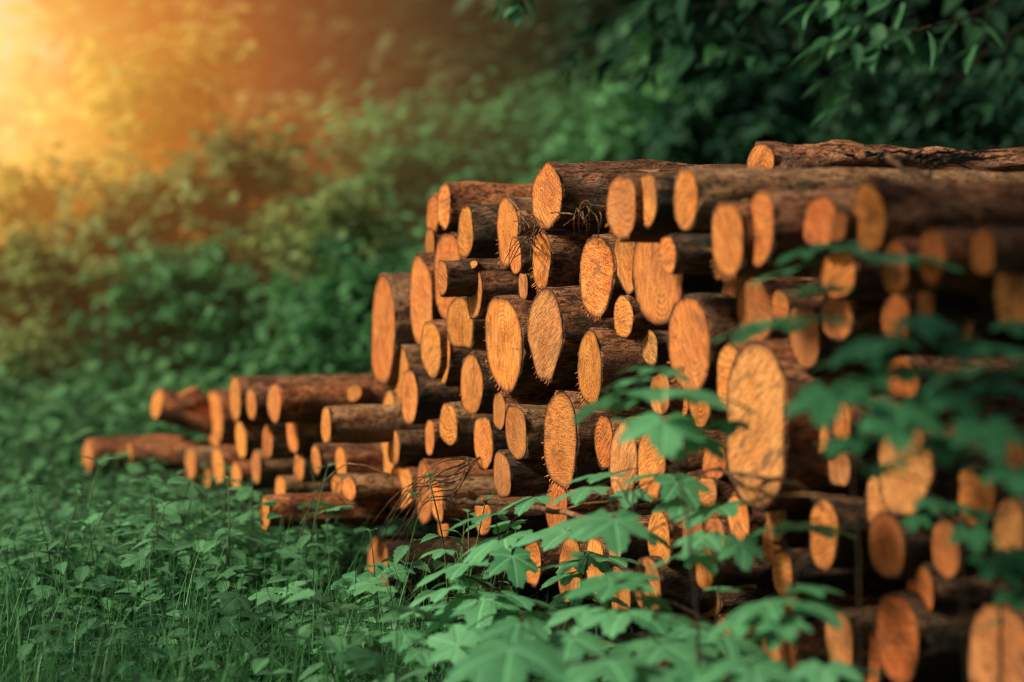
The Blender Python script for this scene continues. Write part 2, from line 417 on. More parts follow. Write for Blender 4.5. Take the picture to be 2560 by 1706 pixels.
def make_log(px, py, w, h, label, off=0.0, wood='wood', bark='bark', length=2.0, cplane=None, harm=1.8,
             bumps=(), flat=None, yaw=0.0, pitch=0.0, rough=1.0, cutz=0.0, group='logs of the big stack', splint=0, stubs=(), pos=None):
    c = (PILE_C if cplane is None else cplane) + off
    P = plane_hit(px, py, c) if pos is None else pos
    D = P.y
    b = h / 2 * D / F
    sl = (px - 1280) / F
    k0 = abs(WY.x - sl * WY.y)
    aw = w / 2 * D / F
    a = min(max(aw / k0, 0.72 * b), 1.10 * b)
    # leftover of the width goes into an oblique saw cut
    need = aw / a                                   # = | WY.x + ty*AX.x - sl*(WY.y + ty*AX.y) |
    ty = (-need - (WY.x - sl * WY.y)) / (AX.x - sl * AX.y)
    ty = max(-0.40, min(0.40, ty))
    seed = int(px * 7 + py * 13)
    rs = random.Random(seed)
    tz = cutz + rs.uniform(-.06, .06)
    ol = outline(seed, a, b, harm, bumps, flat)
    root = thing('log', label, 'log', P, 0, group)
    rz = math.atan2(AX.y, AX.x) + R(yaw)
    root.rotation_euler = (0, -R(pitch), rz)
    # bark tube
    S = [0, .004, .012, .03, .05, .075, .10, .135, .17, .21, .25, .3, .36, .42, .5, .6, .7, .8, .9, 1.0]
    S += list(np.arange(1.15, length, .15)) + [length]
    S = sorted(set(s for s in S if s <= length))
    g = Geo()
    V, Q, T = [], [], []
    bend = (rs.uniform(-.015, .015), rs.uniform(-.012, .012))
    nz = Vector((rs.uniform(0, 50), rs.uniform(0, 50), rs.uniform(0, 50)))
    rings = [('lip', 0.0)] + [('o', s) for s in S]
    knots = [(rs.uniform(.15, length), rs.uniform(0, 6.28), rs.uniform(.5, 1)) for _ in range(rs.randint(1, 4))]
    for kind, s in rings:
        fall = max(0.0, 1 - s / 0.35)
        tap = 1 - 0.045 * s
        bx = (bend[0] * s * s, bend[1] * s * s)
        for k, (y, z) in enumerate(ol):
            sc = tap * (0.966 if kind == 'lip' else 1.0)
            cutx = ty * y + tz * z
            nn = 0.0
            if kind == 'o':
                q = Vector((s * 5, y * 22, z * 22)) + nz
                nn = noise.noise(q) * .008 * rough + noise.noise(q * 3.1) * .005 * rough
                for (ks, kw, ka) in knots:
                    dd = (2 * math.pi * k / NSEG - kw + math.pi) % (2 * math.pi) - math.pi
                    nn += .012 * ka * math.exp(-((s - ks) / .03) ** 2 - (dd * b / .025) ** 2)
            ln = math.hypot(y, z)
            yy = y * sc * (1 + nn / ln) + bx[0]; zz = z * sc * (1 + nn / ln) + bx[1]
            xx = s + cutx * fall if kind == 'o' else cutx + 0.0015
            if kind == 'o' and s < .006: xx += max(0, noise.noise(q * 2.2 + Vector((9, 0, 0)))) * .016
            V.append((xx, yy, zz))
    nr = len(rings)
    for i in range(nr - 1):
        for k in range(NSEG):
            k2 = (k + 1) % NSEG
            Q.append((i * NSEG + k2, i * NSEG + k, (i + 1) * NSEG + k, (i + 1) * NSEG + k2))
    V.append((length, bend[0] * length ** 2, bend[1] * length ** 2))
    for k in range(NSEG):
        T.append(((nr - 1) * NSEG + (k + 1) % NSEG, (nr - 1) * NSEG + k, len(V) - 1))
    g.add(V, Q, T)
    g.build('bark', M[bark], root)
    # sawn face
    g = Geo(); V, Q, T, U = [], [], [], []
    fr = [.12, .3, .5, .7, .86, .94, .985]
    V.append((0, 0, 0)); U.append((0, 0))
    rough_cut = rs.uniform(.6, 1.6)
    for f in fr:
        for (y, z) in ol:
            q = Vector((0, y * f * 18, z * f * 18)) + nz
            V.append((ty * y * f + tz * z * f + noise.noise(q) * .0016 * rough_cut, y * f, z * f)); U.append((f, 0))
    for k in range(NSEG):
        T.append((0, 1 + k, 1 + (k + 1) % NSEG))
    for i in range(len(fr) - 1):
        for k in range(NSEG):
            k2 = (k + 1) % NSEG
            Q.append((1 + i * NSEG + k, 1 + (i + 1) * NSEG + k, 1 + (i + 1) * NSEG + k2, 1 + i * NSEG + k2))
    g.add(V, Q, T, 0.5, U)
    g.build('cut_face', M[wood], root)
    # torn fibres hanging at the lower rim
    if splint >= 12:
        g = Geo()
        for _ in range(splint):
            k = int(rs.gauss(NSEG * .72, NSEG * .10)) % NSEG
            y, z = ol[k]
            ln = math.hypot(y, z); u = Vector((0, y / ln, z / ln))
            p0 = Vector((ty * y + tz * z - .001, y * .97, z * .97))
            L = rs.uniform(.004, .013)
            d = (u + Vector((rs.uniform(-.7, .1), rs.uniform(-.5, .5), rs.uniform(-.5, .3)))).normalized()
            sd = d.cross(Vector((1, .2, 0))).normalized() * rs.uniform(.0006, .0013)
            p1 = p0 + d * L * .6 + Vector((-.001, 0, 0)); p2 = p0 + d * L + Vector((-.002, 0, rs.uniform(-.002, .001)))
            g.add([tuple(p0 - sd), tuple(p0 + sd), tuple(p1 + sd * .7), tuple(p1 - sd * .7), tuple(p2)], [(0, 1, 2, 3)], [(3, 2, 4)])
        g.build('torn_fibres', M[wood], root)
    # sawn-off branch stubs: (distance along, angle as seen, radius, length)
    for (s, ang, r, L) in stubs:
        w_ = R(ang)
        cy, cz = -math.cos(w_) * a * (1 - .045 * s), math.sin(w_) * b * (1 - .045 * s)
        u = Vector((-.8, cy / math.hypot(cy, cz), cz / math.hypot(cy, cz))).normalized()
        g = Geo()
        p0 = Vector((s, cy, cz)) - u * .02
        tube(g, [p0, p0 + u * .025, p0 + u * (.02 + L)], [r * 1.45, r * 1.15, r], 14, cap=False, rough=.05)
        so = g.build('branch_stub', M[bark], root)
        g = Geo()
        e1 = u.cross(Vector((0, 0, 1))).normalized(); e2 = u.cross(e1)
        cc = p0 + u * (.0205 + L)
        V = [tuple(cc)] + [tuple(cc + (e1 * math.cos(t_) + e2 * math.sin(t_)) * r * .97) for t_ in [6.2832 * q / 14 for q in range(14)]]
        g.add(V, None, [(0, 1 + (q + 1) % 14, 1 + q) for q in range(14)], .5, [(0, 0)] + [(.9, 0)] * 14)
        g.build('stub_face', M[wood], so)
    return root

# (x, y, width, height, label, options): the end faces of the big stack, measured on the photograph
LOGS = [
 (1082, 538, 34, 102, 'pale log end tucked behind the upper left corner log of the big stack', dict(off=.06, bark='bark_red')),
 (1110, 516, 34, 118, 'topmost log at the far left corner of the big stack, reddish bark', dict(bark='bark_red', off=-.02)),
 (1074, 618, 22, 100, 'thin pale sliver of a log under the upper left corner of the big stack', dict(off=.05)),
 (1163, 580, 44, 134, 'short-barked log with a wet black side near the top left of the big stack', dict(bark='bark_dark', off=-.06, splint=12)),
 (1268, 580, 60, 165, 'lichen-spotted log with a twisted lobed face left of the tallest top log', dict(bumps=((120, 25, .10), (330, 22, -.10)), off=-.02, harm=3, splint=20)),
 (1288, 640, 28, 98, 'narrow log wrapped in dry rootlets, overlapping the twisted log end', dict(off=-.07, bark='bark', harm=2)),
 (1366, 492, 76, 174, 'big top log with a tall pointed oval face, highest at the left of the stack', dict(off=-.05, bark='bark', harm=1.6, flat=((60, .93), (120, .93), (240, .95), (300, .95)), splint=14, rough=1.6)),
 (1353, 650, 50, 150, 'log with a knotty side just below the tallest top log', dict(off=-.05, bark='bark', splint=26, stubs=((.12, 5, .024, .006),))),
 (1490, 690, 86, 208, 'large pale oval log end with clear rings left of the dark-rimmed giant', dict(off=-.04, splint=34, bark='bark')),
 (1106, 695, 26, 92, 'stubby dark log with a sawn branch stub on its side', dict(off=-.16, bark='bark_dark', stubs=((.075, 40, .012, .008),), length=1.0)),
 (1118, 690, 76, 222, 'huge log end half hidden behind the stubby log with the branch stub', dict(off=-.01, bark='bark', wood='wood_red', length=2.2)),
 (1052, 752, 54, 232, 'tall smooth oval log end beside the leftmost log of the big stack', dict(off=-.02)),
 (957, 827, 62, 282, 'leftmost and largest pale log end of the big stack, light bark on top', dict(bark='bark_tan', off=-.02, length=1.8)),
 (1187, 735, 36, 128, 'narrow pale log with scarred brown bark above the square-bottomed log', dict(off=-.08, bark='bark', harm=.7)),
 (1308, 716, 26, 76, 'small dark-stained log end below the rootlets', dict(off=-.02, wood='wood_old')),
 (1150, 812, 72, 142, 'log end with a square broken bottom edge right of the smooth tall one', dict(off=-.04, flat=((270, .80),), harm=1.6)),
 (1258, 858, 100, 244, 'large oval log end with off-centre rings, middle left of the big stack', dict(off=-.06, splint=40, bark='bark')),
 (1362, 840, 88, 234, 'weathered cracked log end tapering to a point, right of the off-centre ringed one', dict(off=-.08, wood='wood_old', flat=((215, .86), (325, .86)), splint=16)),
 (1077, 873, 48, 148, 'reddish-rimmed flat log end above the leaning lens-shaped pair', dict(off=-.05, wood='wood')),
 (1111, 893, 30, 136, 'slender splinter-like log end between two larger ones at the left', dict(off=-.03, harm=2)),
 (1005, 968, 46, 202, 'log end with white bark streak carrying a second lens-shaped end', dict(off=.0, bark='bark_tan')),
 (1023, 993, 42, 142, 'lens-shaped log end in front of the one with the white bark streak', dict(off=-.05, bark='bark_dark', harm=.6)),
 (1178, 962, 58, 153, 'medium oval log with curved rings above the three short round logs', dict(off=-.05, bark='bark_dark', splint=12)),
 (1247, 1028, 30, 98, 'thin crooked log end beside the medium oval log with curved rings', dict(off=-.05, bumps=((20, 18, .22),), harm=2)),
 (1121, 1061, 46, 110, 'short roundish log end with smooth brown bark at the left', dict(off=-.05, bark='bark_tan')),
 (1208, 1106, 56, 136, 'evenly oval log end second in the row of three short logs', dict(off=-.05, bark='bark_dark', splint=8)),
 (1290, 1080, 53, 138, 'log end with an orange heart and pale worn ring', dict(off=-.05, bark='bark_tan', wood='wood')),
 (1400, 1100, 90, 252, 'very tall log end with crisp arched rings in the middle of the stack', dict(off=-.05, splint=44, bark='bark')),
 (1074, 1095, 22, 95, 'thin sliver of log end left of the short roundish log', dict(off=-.04, bark='bark')),
 (1255, 1188, 46, 122, 'brownish oval log end directly above the fallen stick', dict(off=-.06, bark='bark_dark', wood='wood_old')),
 (971, 1088, 44, 236, 'long narrow log end at the lower left edge of the big stack', dict(off=-.01, bark='bark_tan')),
 (984, 1118, 28, 94, 'dark-barked log whose small face overlaps the long narrow left one', dict(off=-.06, bark='bark_dark')),
 (1004, 1216, 62, 118, 'squarish pale log end crossed by thin dry twigs, low at the left', dict(off=-.04, flat=((90, .86), (0, .86)))),
 (1060, 1234, 46, 156, 'jagged-topped log end behind the thin dry twigs', dict(off=-.02, bark='bark_red', harm=3)),
 (1093, 1253, 32, 112, 'log with grey-brown mottled bark beside the jagged-topped one', dict(off=-.07, bark='bark_tan')),
 (1108, 1318, 30, 58, 'small log tip poking out under the mottled grey-brown log', dict(off=-.03, bark='bark_dark')),
 (1474, 921, 64, 198, 'long oval log end with a pale vertical streak left of centre', dict(off=-.05, splint=36, bark='bark')),
 (1509, 1104, 44, 140, 'reddish blackened log end right of the one with crisp arched rings', dict(off=-.02, wood='wood_red', harm=1.5, splint=8)),
 (1553, 517, 76, 162, 'oval log end with saw lines across it, resting against the tallest top log', dict(off=-.22, bark='bark', splint=14)),
 (1617, 500, 50, 138, 'slim log end right beside the oval one with saw lines across it', dict(off=-.20, bark='bark_dark', splint=6)),
 (1714, 498, 57, 156, 'top log with smooth pale bark and an even oval face', dict(off=-.21, bark='bark_tan', rough=1.0)),
 (1818, 598, 86, 198, 'log end with strong concentric rings, left one of the tight pair', dict(off=-.22, splint=34, bark='bark')),
 (1899, 570, 76, 194, 'smooth log end with a shoulder on top, right one of the tight pair', dict(off=-.20, bumps=((84, 14, .08),), bark='bark')),
 (1568, 648, 68, 176, 'bright split log end squeezed left of the dark-rimmed giant', dict(off=-.03, flat=((60, .9), (235, .78)), harm=2)),
 (1645, 678, 128, 274, 'dark-rimmed giant log end with a reddish pith and a small log across it', dict(off=-.08, bark='bark_dark', bumps=((350, 20, -.05), (265, 20, .05)), harm=1.2)),
 (1669, 637, 40, 98, 'small log with wet black bark sticking out over the dark-rimmed giant', dict(off=-.18, bark='bark_dark')),
 (1558, 793, 48, 108, 'small round log end under the bright split one', dict(off=-.04, bark='bark', splint=10)),
 (1722, 862, 103, 246, 'broad orange log end with wavy grain below the dark-rimmed giant', dict(off=-.10, splint=20, bark='bark_dark', harm=1)),
 (1842, 745, 86, 150, 'shaded half of a split log under the tight pair', dict(off=-.02, wood='wood_red', flat=((0, .7),))),
 (1885, 780, 92, 170, 'cracked log end behind the blurred leaves right of the shaded half', dict(off=-.03, wood='wood_red', bark='bark')),
 (1900, 412, 74, 106, 'round reddish log end lying highest on the right of the stack', dict(off=.20, wood='wood_red', bark='bark', rough=3.2, length=2.4)),
 (2050, 556, 86, 130, 'darker log end under the top bark, with a smaller end in front of it', dict(off=-.14, wood='wood_red')),
 (2097, 566, 44, 80, 'small light log end in front of a darker one near the top right', dict(off=-.20, wood='wood_red')),
 (2172, 548, 78, 188, 'long orange log end with a pale chip, the front of the thick top right log', dict(off=-.18, wood='wood_red', bumps=((195, 10, .12),), rough=3, stubs=((.40, -12, .020, .03),), length=2.4)),
 (2238, 670, 68, 136, 'oval log end with light bark top crossed by a blurred leaf', dict(off=-.20, wood='wood_red', bark='bark_red')),
 (2328, 643, 68, 138, 'oval log end with a peeled wedge of bark behind it', dict(off=-.22, wood='wood_red', bark='bark_red')),
 (2457, 632, 62, 116, 'reddish log end right of the one with the peeled wedge', dict(off=-.20, wood='wood_red', bark='bark')),
 (2535, 725, 100, 214, 'large dull log end cut by the right edge of the picture', dict(off=-.14, wood='wood_old', bark='bark_dark')),
 (2314, 758, 48, 92, 'narrow log end below the one with the peeled wedge', dict(off=-.12, wood='wood_red', bark='bark_dark')),
 (2240, 800, 68, 138, 'chipped log end seen above the large blurred leaf', dict(off=-.10, wood='wood_red', harm=3)),
 (2095, 682, 92, 132, 'log end behind the thin blurred leaf blades, upper right', dict(off=-.10, wood='wood_red')),
 (2092, 790, 80, 122, 'rough log end right of the orange one with a bright top edge', dict(off=-.06, wood='wood_red', harm=2)),
 (2010, 838, 86, 172, 'orange log end with a bright flat top edge', dict(off=-.05, wood='wood_red', flat=((90, .84),))),
 (1950, 765, 44, 80, 'small log end between the cracked one and the one with a flat top', dict(off=-.05, wood='wood_red')),
 (2410, 815, 48, 100, 'narrow brown log end below the reddish one at the right', dict(off=.0, wood='wood_old', bark='bark_dark')),
 (1624, 868, 44, 92, 'recessed log end in the shadow under the giant', dict(off=.0, wood='wood_old', bark='bark_dark')),
 (1825, 948, 68, 176, 'ridged log end peeking out left of the weathered colossus', dict(off=-.08, wood='wood')),
 (1888, 1062, 160, 432, 'weathered colossus, the biggest log end of all, with arched saw rings', dict(off=-.09, wood='wood_old', bark='bark', harm=.7, flat=((0, .90), (180, .92)), bumps=((22, 10, .17),), length=2.2)),
 (1650, 985, 54, 112, 'log end with a straight split side behind the three-lobed leaf', dict(off=.0, flat=((0, .85),))),
 (1747, 1020, 56, 100, 'small pointed log end under the broad orange one', dict(off=-.02, flat=((215, .85),))),
 (1700, 1008, 46, 76, 'dim log end left of the small pointed one', dict(off=.03, wood='wood_red')),
 (1558, 1155, 68, 212, 'ragged tall log end, left of a matching pair behind the big leaf', dict(off=-.02, harm=1.8, splint=10, wood='wood_old')),
 (1628, 1160, 78, 184, 'tapering tall log end, right of a matching pair behind the big leaf', dict(off=-.03, splint=30, flat=((330, .9),))),
 (1785, 1155, 62, 96, 'small log end next to the lower left of the colossus', dict(off=.0, wood='wood')),
 (1722, 1220, 44, 80, 'small sawdust-covered log end, left of two under the forked twig', dict(off=.0, wood='wood')),
 (1768, 1232, 44, 76, 'small sawdust-covered log end, right of two under the forked twig', dict(off=-.01, wood='wood')),
 (2036, 1055, 90, 168, 'log end with a long bark-filled cleft, left half', dict(off=-.02, wood='wood_red', flat=((0, .8),))),
 (2103, 1052, 52, 118, 'broken right-hand piece beside the log with the bark-filled cleft', dict(off=-.01, wood='wood_red', harm=2.5)),
 (2262, 1175, 136, 240, 'very wide brown log end at the right with a dark split down it', dict(off=-.05, wood='wood_old', bark='bark_dark', flat=((330, .92),))),
 (2255, 948, 82, 112, 'squarish log end under the drooping big blurred leaf', dict(off=.0, wood='wood_red')),
 (2095, 1165, 64, 106, 'olive-shaded log end deep in the dark right gap', dict(off=.0, wood='wood_old', bark='bark_dark', flat=((90, .6),))),
 (2195, 1258, 58, 130, 'thin log end left beneath the very wide brown one', dict(off=.02, wood='wood_old', bark='bark_dark')),
 (2440, 1235, 98, 166, 'oval log end with a mossy upper rim at the right', dict(off=-.02, wood='wood_red', bark='bark_dark')),
 (2535, 1160, 62, 150, 'dim log end at the right edge behind hanging leaves', dict(off=.02, wood='wood_old', bark='bark_dark')),
 (2058, 1335, 78, 182, 'log end with a leaf across its middle and a mossy rim', dict(off=-.03, wood='wood_red', bark='bark_dark')),
 (2216, 1365, 94, 168, 'smooth egg-shaped log end standing alone in the dark', dict(off=-.05, wood='wood_red', bark='bark_dark', harm=.6)),
 (2364, 1372, 74, 152, 'oval log end with a tiny point at the bottom, right of the egg-shaped one', dict(off=-.04, wood='wood_red', bark='bark_dark', bumps=((275, 6, .08),))),
 (2300, 1480, 64, 120, 'small leaning log end touching the largest smooth one at lower right', dict(off=-.02, wood='wood_red', bark='bark_dark', bumps=((75, 14, .08),))),
 (2242, 1597, 114, 238, 'large smooth tan log end at the bottom right', dict(off=-.05, wood='wood_red', bark='bark_dark', harm=.5)),
 (2172, 1650, 52, 134, 'narrow log end half behind the large smooth tan one', dict(off=.01, wood='wood_red', bark='bark_dark')),
 (2500, 1640, 166, 270, 'big weathered greyish log end in the bottom right corner', dict(off=-.05, wood='wood_old', bark='bark_dark')),
 (2522, 1325, 76, 148, 'brown log end at the right edge below the hanging leaves', dict(off=-.02, wood='wood_old', bark='bark_dark')),
 (2098, 1600, 72, 142, 'dark olive log end low down between grass stems', dict(off=-.02, wood='wood_old', bark='bark_dark')),
 (1941, 1290, 48, 128, 'slim log end under the right foot of the colossus', dict(off=-.02, wood='wood')),
 (1930, 1362, 46, 94, 'log end beneath the slim one, crossed by a thin twig', dict(off=.0, wood='wood_red')),
 (1956, 1432, 46, 110, 'pointed log end hanging low right of the dark mossy gap', dict(off=-.03, wood='wood_red', bark='bark_dark')),
 (1760, 1420, 44, 106, 'neat narrow oval log end in the dark gap at the lower middle', dict(off=-.03, wood='wood', bark='bark_dark')),
 (1786, 1345, 50, 98, 'log end with bark flecks above the neat narrow oval', dict(off=.0, wood='wood')),
 (1846, 1300, 50, 118, 'flecked log end below the colossus, behind small leaves', dict(off=.0, wood='wood')),
 (1730, 1325, 52, 118, 'flecked reddish log end left of the one with bark flecks', dict(off=.01, wood='wood_red')),
 (1647, 1348, 54, 134, 'grainy oval log end behind the sapling stem', dict(off=-.02, wood='wood', splint=8)),
 (1618, 1466, 72, 156, 'heart-split log end with a dark line down the middle, low in the stack', dict(off=-.04, wood='wood_old', bark='bark_dark', splint=10)),
 (1765, 1500, 70, 84, 'shadowed log end under dry grass stems at the lower middle', dict(off=.08, wood='wood_old', bark='bark_dark')),
 (1425, 1428, 64, 172, 'fissured log end behind the maple seedling, left of two', dict(off=-.02, wood='wood', harm=2)),
 (1488, 1422, 52, 168, 'fissured log end behind the maple seedling, right of two', dict(off=-.01, wood='wood', harm=2)),
 (1537, 1350, 36, 112, 'thin log end with a mossy side left of the grainy oval one', dict(off=.0, wood='wood')),
 (1550, 1490, 56, 152, 'log end half covered by the grey-green leaf, low in the stack', dict(off=.01, wood='wood')),
 (1930, 1612, 54, 178, 'tall reddish log end at the bottom behind broad leaves', dict(off=-.02, wood='wood_red')),
 (1968, 1640, 38, 152, 'slender log end right behind the tall reddish bottom one', dict(off=-.04, wood='wood_red')),
 (1985, 1512, 42, 66, 'little log end above the broad leaf at the lower right', dict(off=.02, wood='wood_red')),
 (1655, 1672, 34, 70, 'tiny log end at the bottom edge among the leaves', dict(off=.02, wood='wood_red')),
 (1810, 1590, 38, 90, 'small mossy log end low in the stack behind maple leaves', dict(off=.02, wood='wood_old')),
 (946, 1424, 62, 172, 'bottom left log end of the big stack standing in the undergrowth', dict(off=-.03, bark='bark_dark', length=2.2)),
 (1207, 1290, 42, 98, 'log end below the fallen stick, above the pale maple leaf', dict(off=.02, wood='wood')),
 (1392, 1272, 56, 124, 'plain flat log end under the one with crisp arched rings', dict(off=.03, wood='wood_red', flat=((0, .9),))),
 (1330, 1405, 42, 114, 'narrow log end behind the dark facing leaf', dict(off=.0, wood='wood')),
]
for (px, py, w, h, label, op) in LOGS:
    o = dict(op)
    rs = random.Random(px)
    o.setdefault('yaw', rs.uniform(-2.0, 2.0)); o.setdefault('pitch', rs.uniform(-.6, .6))
    if py > 1230 and px > 1300 and h < 150: w *= 1.12; h *= 1.10
    make_log(px, py, w, h, label, **o)

# the second, lower stack farther back on the left
G2 = 'logs of the low stack behind'
def D2(px): return 7.8 + (1000 - px) * 0.0014
LOGS2 = [
 (219, 1140, 26, 88, 'lone reddish log end farthest left among the nettles', dict(length=.42, bark='bark_red')),
 (533, 1046, 48, 148, 'tall pale log end at the left front of the low stack', dict(bark='bark_red', off=.05)),
 (555, 1088, 22, 104, 'thin log end right behind the tall pale one of the low stack', dict(bark='bark_red', off=.08)),
 (587, 998, 28, 114, 'top log of the low stack with light bark and a black knot', dict(bark='bark', off=-.22, stubs=((.28, 20, .025, .02),))),
 (685, 1008, 36, 98, 'top log of the low stack with orange branch stubs and a leaf-shaped end', dict(bark='bark_red', off=-.36, stubs=((.25, 25, .028, .015), (.5, 15, .026, .015), (.36, 80, .04, .01)))),
 (602, 1099, 28, 102, 'middle log of the low stack with a dark underside', dict(bark='bark', off=-.2)),
 (731, 1078, 30, 118, 'middle log of the low stack with a white peeled patch on top', dict(bark='bark_tan', off=-.33)),
 (815, 1063, 26, 96, 'log in front of the peeled one, light grey-brown bark', dict(bark='bark_tan', off=-.5)),
 (476, 1160, 28, 86, 'short thick log end low at the left of the low stack', dict(bark='bark_tan', length=.6)),
 (545, 1165, 30, 100, 'bottom log end directly under the tall pale one of the low stack', dict(bark='bark_red', off=-.12)),
 (640, 1168, 24, 88, 'lower log of the low stack, left of three in a row', dict(bark='bark_tan', off=-.25)),
 (747, 1166, 26, 78, 'lower log of the low stack with a hollow end, middle of three in a row', dict(bark='bark_tan', off=-.32)),
 (852, 1158, 28, 86, 'lower log of the low stack, right of three in a row', dict(bark='bark', off=-.42)),
 (841, 1213, 28, 52, 'small slanted log end near the ground by the big stack', dict(bark='bark_tan', off=-.45)),
 (872, 1222, 36, 62, 'small knobbly log beside the big stack, near the ground', dict(bark='bark_tan', off=-.5)),
 (661, 1285, 28, 86, 'lone log end low in the nettles in front of the low stack', dict(bark='bark_red', off=-.5, length=.35)),
 (812, 1274, 18, 62, 'log lying lowest against the big stack, orange knot on it', dict(bark='bark_tan', off=-.45, stubs=((.16, -5, .018, .01),))),
 (512, 1193, 32, 52, 'tiny log end at the foot of the low stack', dict(bark='bark_red')),
 (628, 1010, 26, 84, 'log end of the low stack squeezed between the two top logs', dict(bark='bark', off=-.30)),
 (668, 1105, 26, 88, 'log end of the low stack left of the white peeled log', dict(bark='bark_tan', off=-.28)),
 (790, 1150, 24, 74, 'small log end of the low stack under the grey-brown log', dict(bark='bark', off=-.36)),
 (590, 1190, 26, 70, 'small log end low in the low stack above the nettles', dict(bark='bark_red', off=-.15)),
 (700, 1222, 26, 66, 'log end low in the low stack, half hidden in leaves', dict(bark='bark_tan', off=-.3)),
]
for (px, py, w, h, label, op) in LOGS2:
    o = dict(op)
    P = at(px, py, D2(px)); o['cplane'] = P.dot(AX)
    o.setdefault('length', 1.7)
    o.setdefault('wood', 'wood')
    make_log(px, py, w, h, label, group=G2, **o)
# two logs of that stack lie askew
def askew(px, py, D, rad_px, length, rz, pitch, label, bark, stubs=()):
    P = at(px, py, D)
    root = make_log(px, py, 2 * rad_px * .8, 2 * rad_px, label, pos=P, length=length, bark=bark, group=G2, stubs=stubs)
    root.rotation_euler = (0, -R(pitch), R(rz))
    return root
askew(392, 1010, 8.75, 38, .50, 5, -17, 'crooked reddish log tilted down to the right with a bright stub on top', 'bark_red', ((.12, 85, .05, .03),))
askew(322, 1135, 8.85, 30, .34, 0, 0, 'short log lying on its side between the lone reddish end and the crooked log', 'bark_red')
askew(640, 1178, 8.2, 26, .32, -8, -4, 'short reddish log across the foot of the low stack', 'bark_red')

# ------------------------------------------------------------------ dead twigs and the fallen stick
def twig(name, label, paths, mat, group=None, cat='twig'):
    """paths: lists of (x, y, depth) with a start and end radius; the first path is the main shoot"""
    root = None
    g = Geo()
    base = at(*paths[0][0][0])
    for (pts, r0, r1) in paths:
        P = smooth_path([at(*p) - base for p in pts], 6, r0 * .35)
        rad = [r0 + (r1 - r0) * i / (len(P) - 1) for i in range(len(P))]
        tube(g, P, rad, 6, rough=.12)
    o = g.build(name, M[mat], None, loc=base)
    return tag(o, label, cat, group)
def wd(px, off):                                     # depth of the big stack's face at picture x, off metres before it
    sl = (px - 1280) / F
    return (PILE_C - off) / (sl * AX.x + AX.y)
twig('fallen_stick', 'bare brown stick leaning out from the lower left of the big stack',
     [([(1115, 1249, wd(1115, .14)), (1215, 1257, wd(1215, .17)), (1330, 1275, wd(1330, .2)), (1440, 1288, wd(1440, .22)), (1560, 1330, wd(1560, .2))], .0075, .0055),
      ([(1300, 1270, wd(1300, .2)), (1260, 1262, wd(1260, .25)), (1235, 1270, wd(1235, .3))], .002, .001),
      ([(1400, 1284, wd(1400, .2)), (1450, 1262, wd(1450, .22)), (1520, 1254, wd(1520, .2))], .002, .0012)], 'twig', cat='stick')
rt = []
rs = random.Random(3)
for k in range(11):
    x0, y0 = 1335 + rs.uniform(-14, 10), 560 + rs.uniform(-30, 60)
    pts = [(x0, y0, wd(x0, .05))]
    x, y = x0, y0
    dx, dy = rs.uniform(-26, -6), rs.uniform(-30, 38)
    for s in range(3):
        x += dx; y += dy; dy += rs.uniform(-16, 26); dx += rs.uniform(-5, 9)
        pts.append((x, y, wd(x, rs.uniform(.08, .14))))
    rt.append((pts, .0016, .0008))
rt.insert(0, ([(1270, 490, wd(1270, .12)), (1300, 530, wd(1300, .13)), (1328, 575, wd(1328, .11))], .0034, .0022))
twig('dry_rootlets', 'tangle of thin reddish rootlets hanging over the twisted log end', rt, 'twig')
rt = [([(1378, 532, wd(1378, .10)), (1410, 533, wd(1410, .14)), (1440, 538, wd(1440, .12)), (1425, 552, wd(1425, .1)), (1408, 566, wd(1408, .08))], .0022, .0012)]
rs = random.Random(5)
for k in range(9):
    x0 = 1440 + rs.uniform(0, 60); y0 = 512 + rs.uniform(0, 18)
    x1 = x0 + rs.uniform(-22, 30)
    rt.append(([(x0, y0, wd(x0, .10)), ((x0 + x1) / 2 + rs.uniform(-8, 8), y0 + rs.uniform(12, 30), wd(x0, .13)), (x1, y0 + rs.uniform(42, 92), wd(x1, .10))], .0011, .0006))
rt.append(([(1448, 560, wd(1448, .1)), (1449, 520, wd(1449, .12)), (1466, 502, wd(1466, .12)), (1480, 512, wd(1480, .12)), (1515, 516, wd(1515, .1))], .0014, .001))
twig('dry_rootlets', 'wiry pale rootlets dangling on the side of the tallest top log', rt, 'twig')
rt = []
rs = random.Random(9)
for k in range(15):
    x0, y0 = 1185 + rs.uniform(-20, 10), 1155 + rs.uniform(-8, 20)
    x3, y3 = 930 + rs.uniform(-30, 140), 1300 + rs.uniform(-40, 90)
    mx, my = (x0 + x3) / 2 + rs.uniform(-20, 20), (y0 + y3) / 2 - rs.uniform(18, 62)
    rt.append(([(x0, y0, wd(x0, .10)), (mx + 50, my - 12, wd(mx, .18)), (mx - 20, my + 8, wd(mx, .22)), (x3, y3, wd(x3, .2))], .0022, .0009))
rt.insert(0, ([(1200, 1146, wd(1200, .05)), (1120, 1172, wd(1120, .16)), (1060, 1212, wd(1060, .2)), (1010, 1262, wd(1010, .2))], .0034, .0014))
twig('dry_twig_spray', 'spray of thin dry twigs arching down over the lower left log ends', rt, 'twig')
twig('dry_twig', 'forked dark twig reaching across the foot of the weathered colossus',
     [([(1800, 1172, wd(1800, .12)), (1868, 1190, wd(1868, .16)), (1930, 1200, wd(1930, .2)), (1985, 1208, wd(1985, .22)), (2030, 1240, wd(2030, .22)), (2062, 1275, wd(2062, .24))], .0045, .003),
      ([(1815, 1178, wd(1815, .13)), (1850, 1215, wd(1850, .16)), (1875, 1245, wd(1875, .2))], .003, .0018),
      ([(1915, 1203, wd(1915, .2)), (1890, 1218, wd(1890, .2)), (1930, 1205, wd(1930, .24))], .0025, .0016)], 'twig')
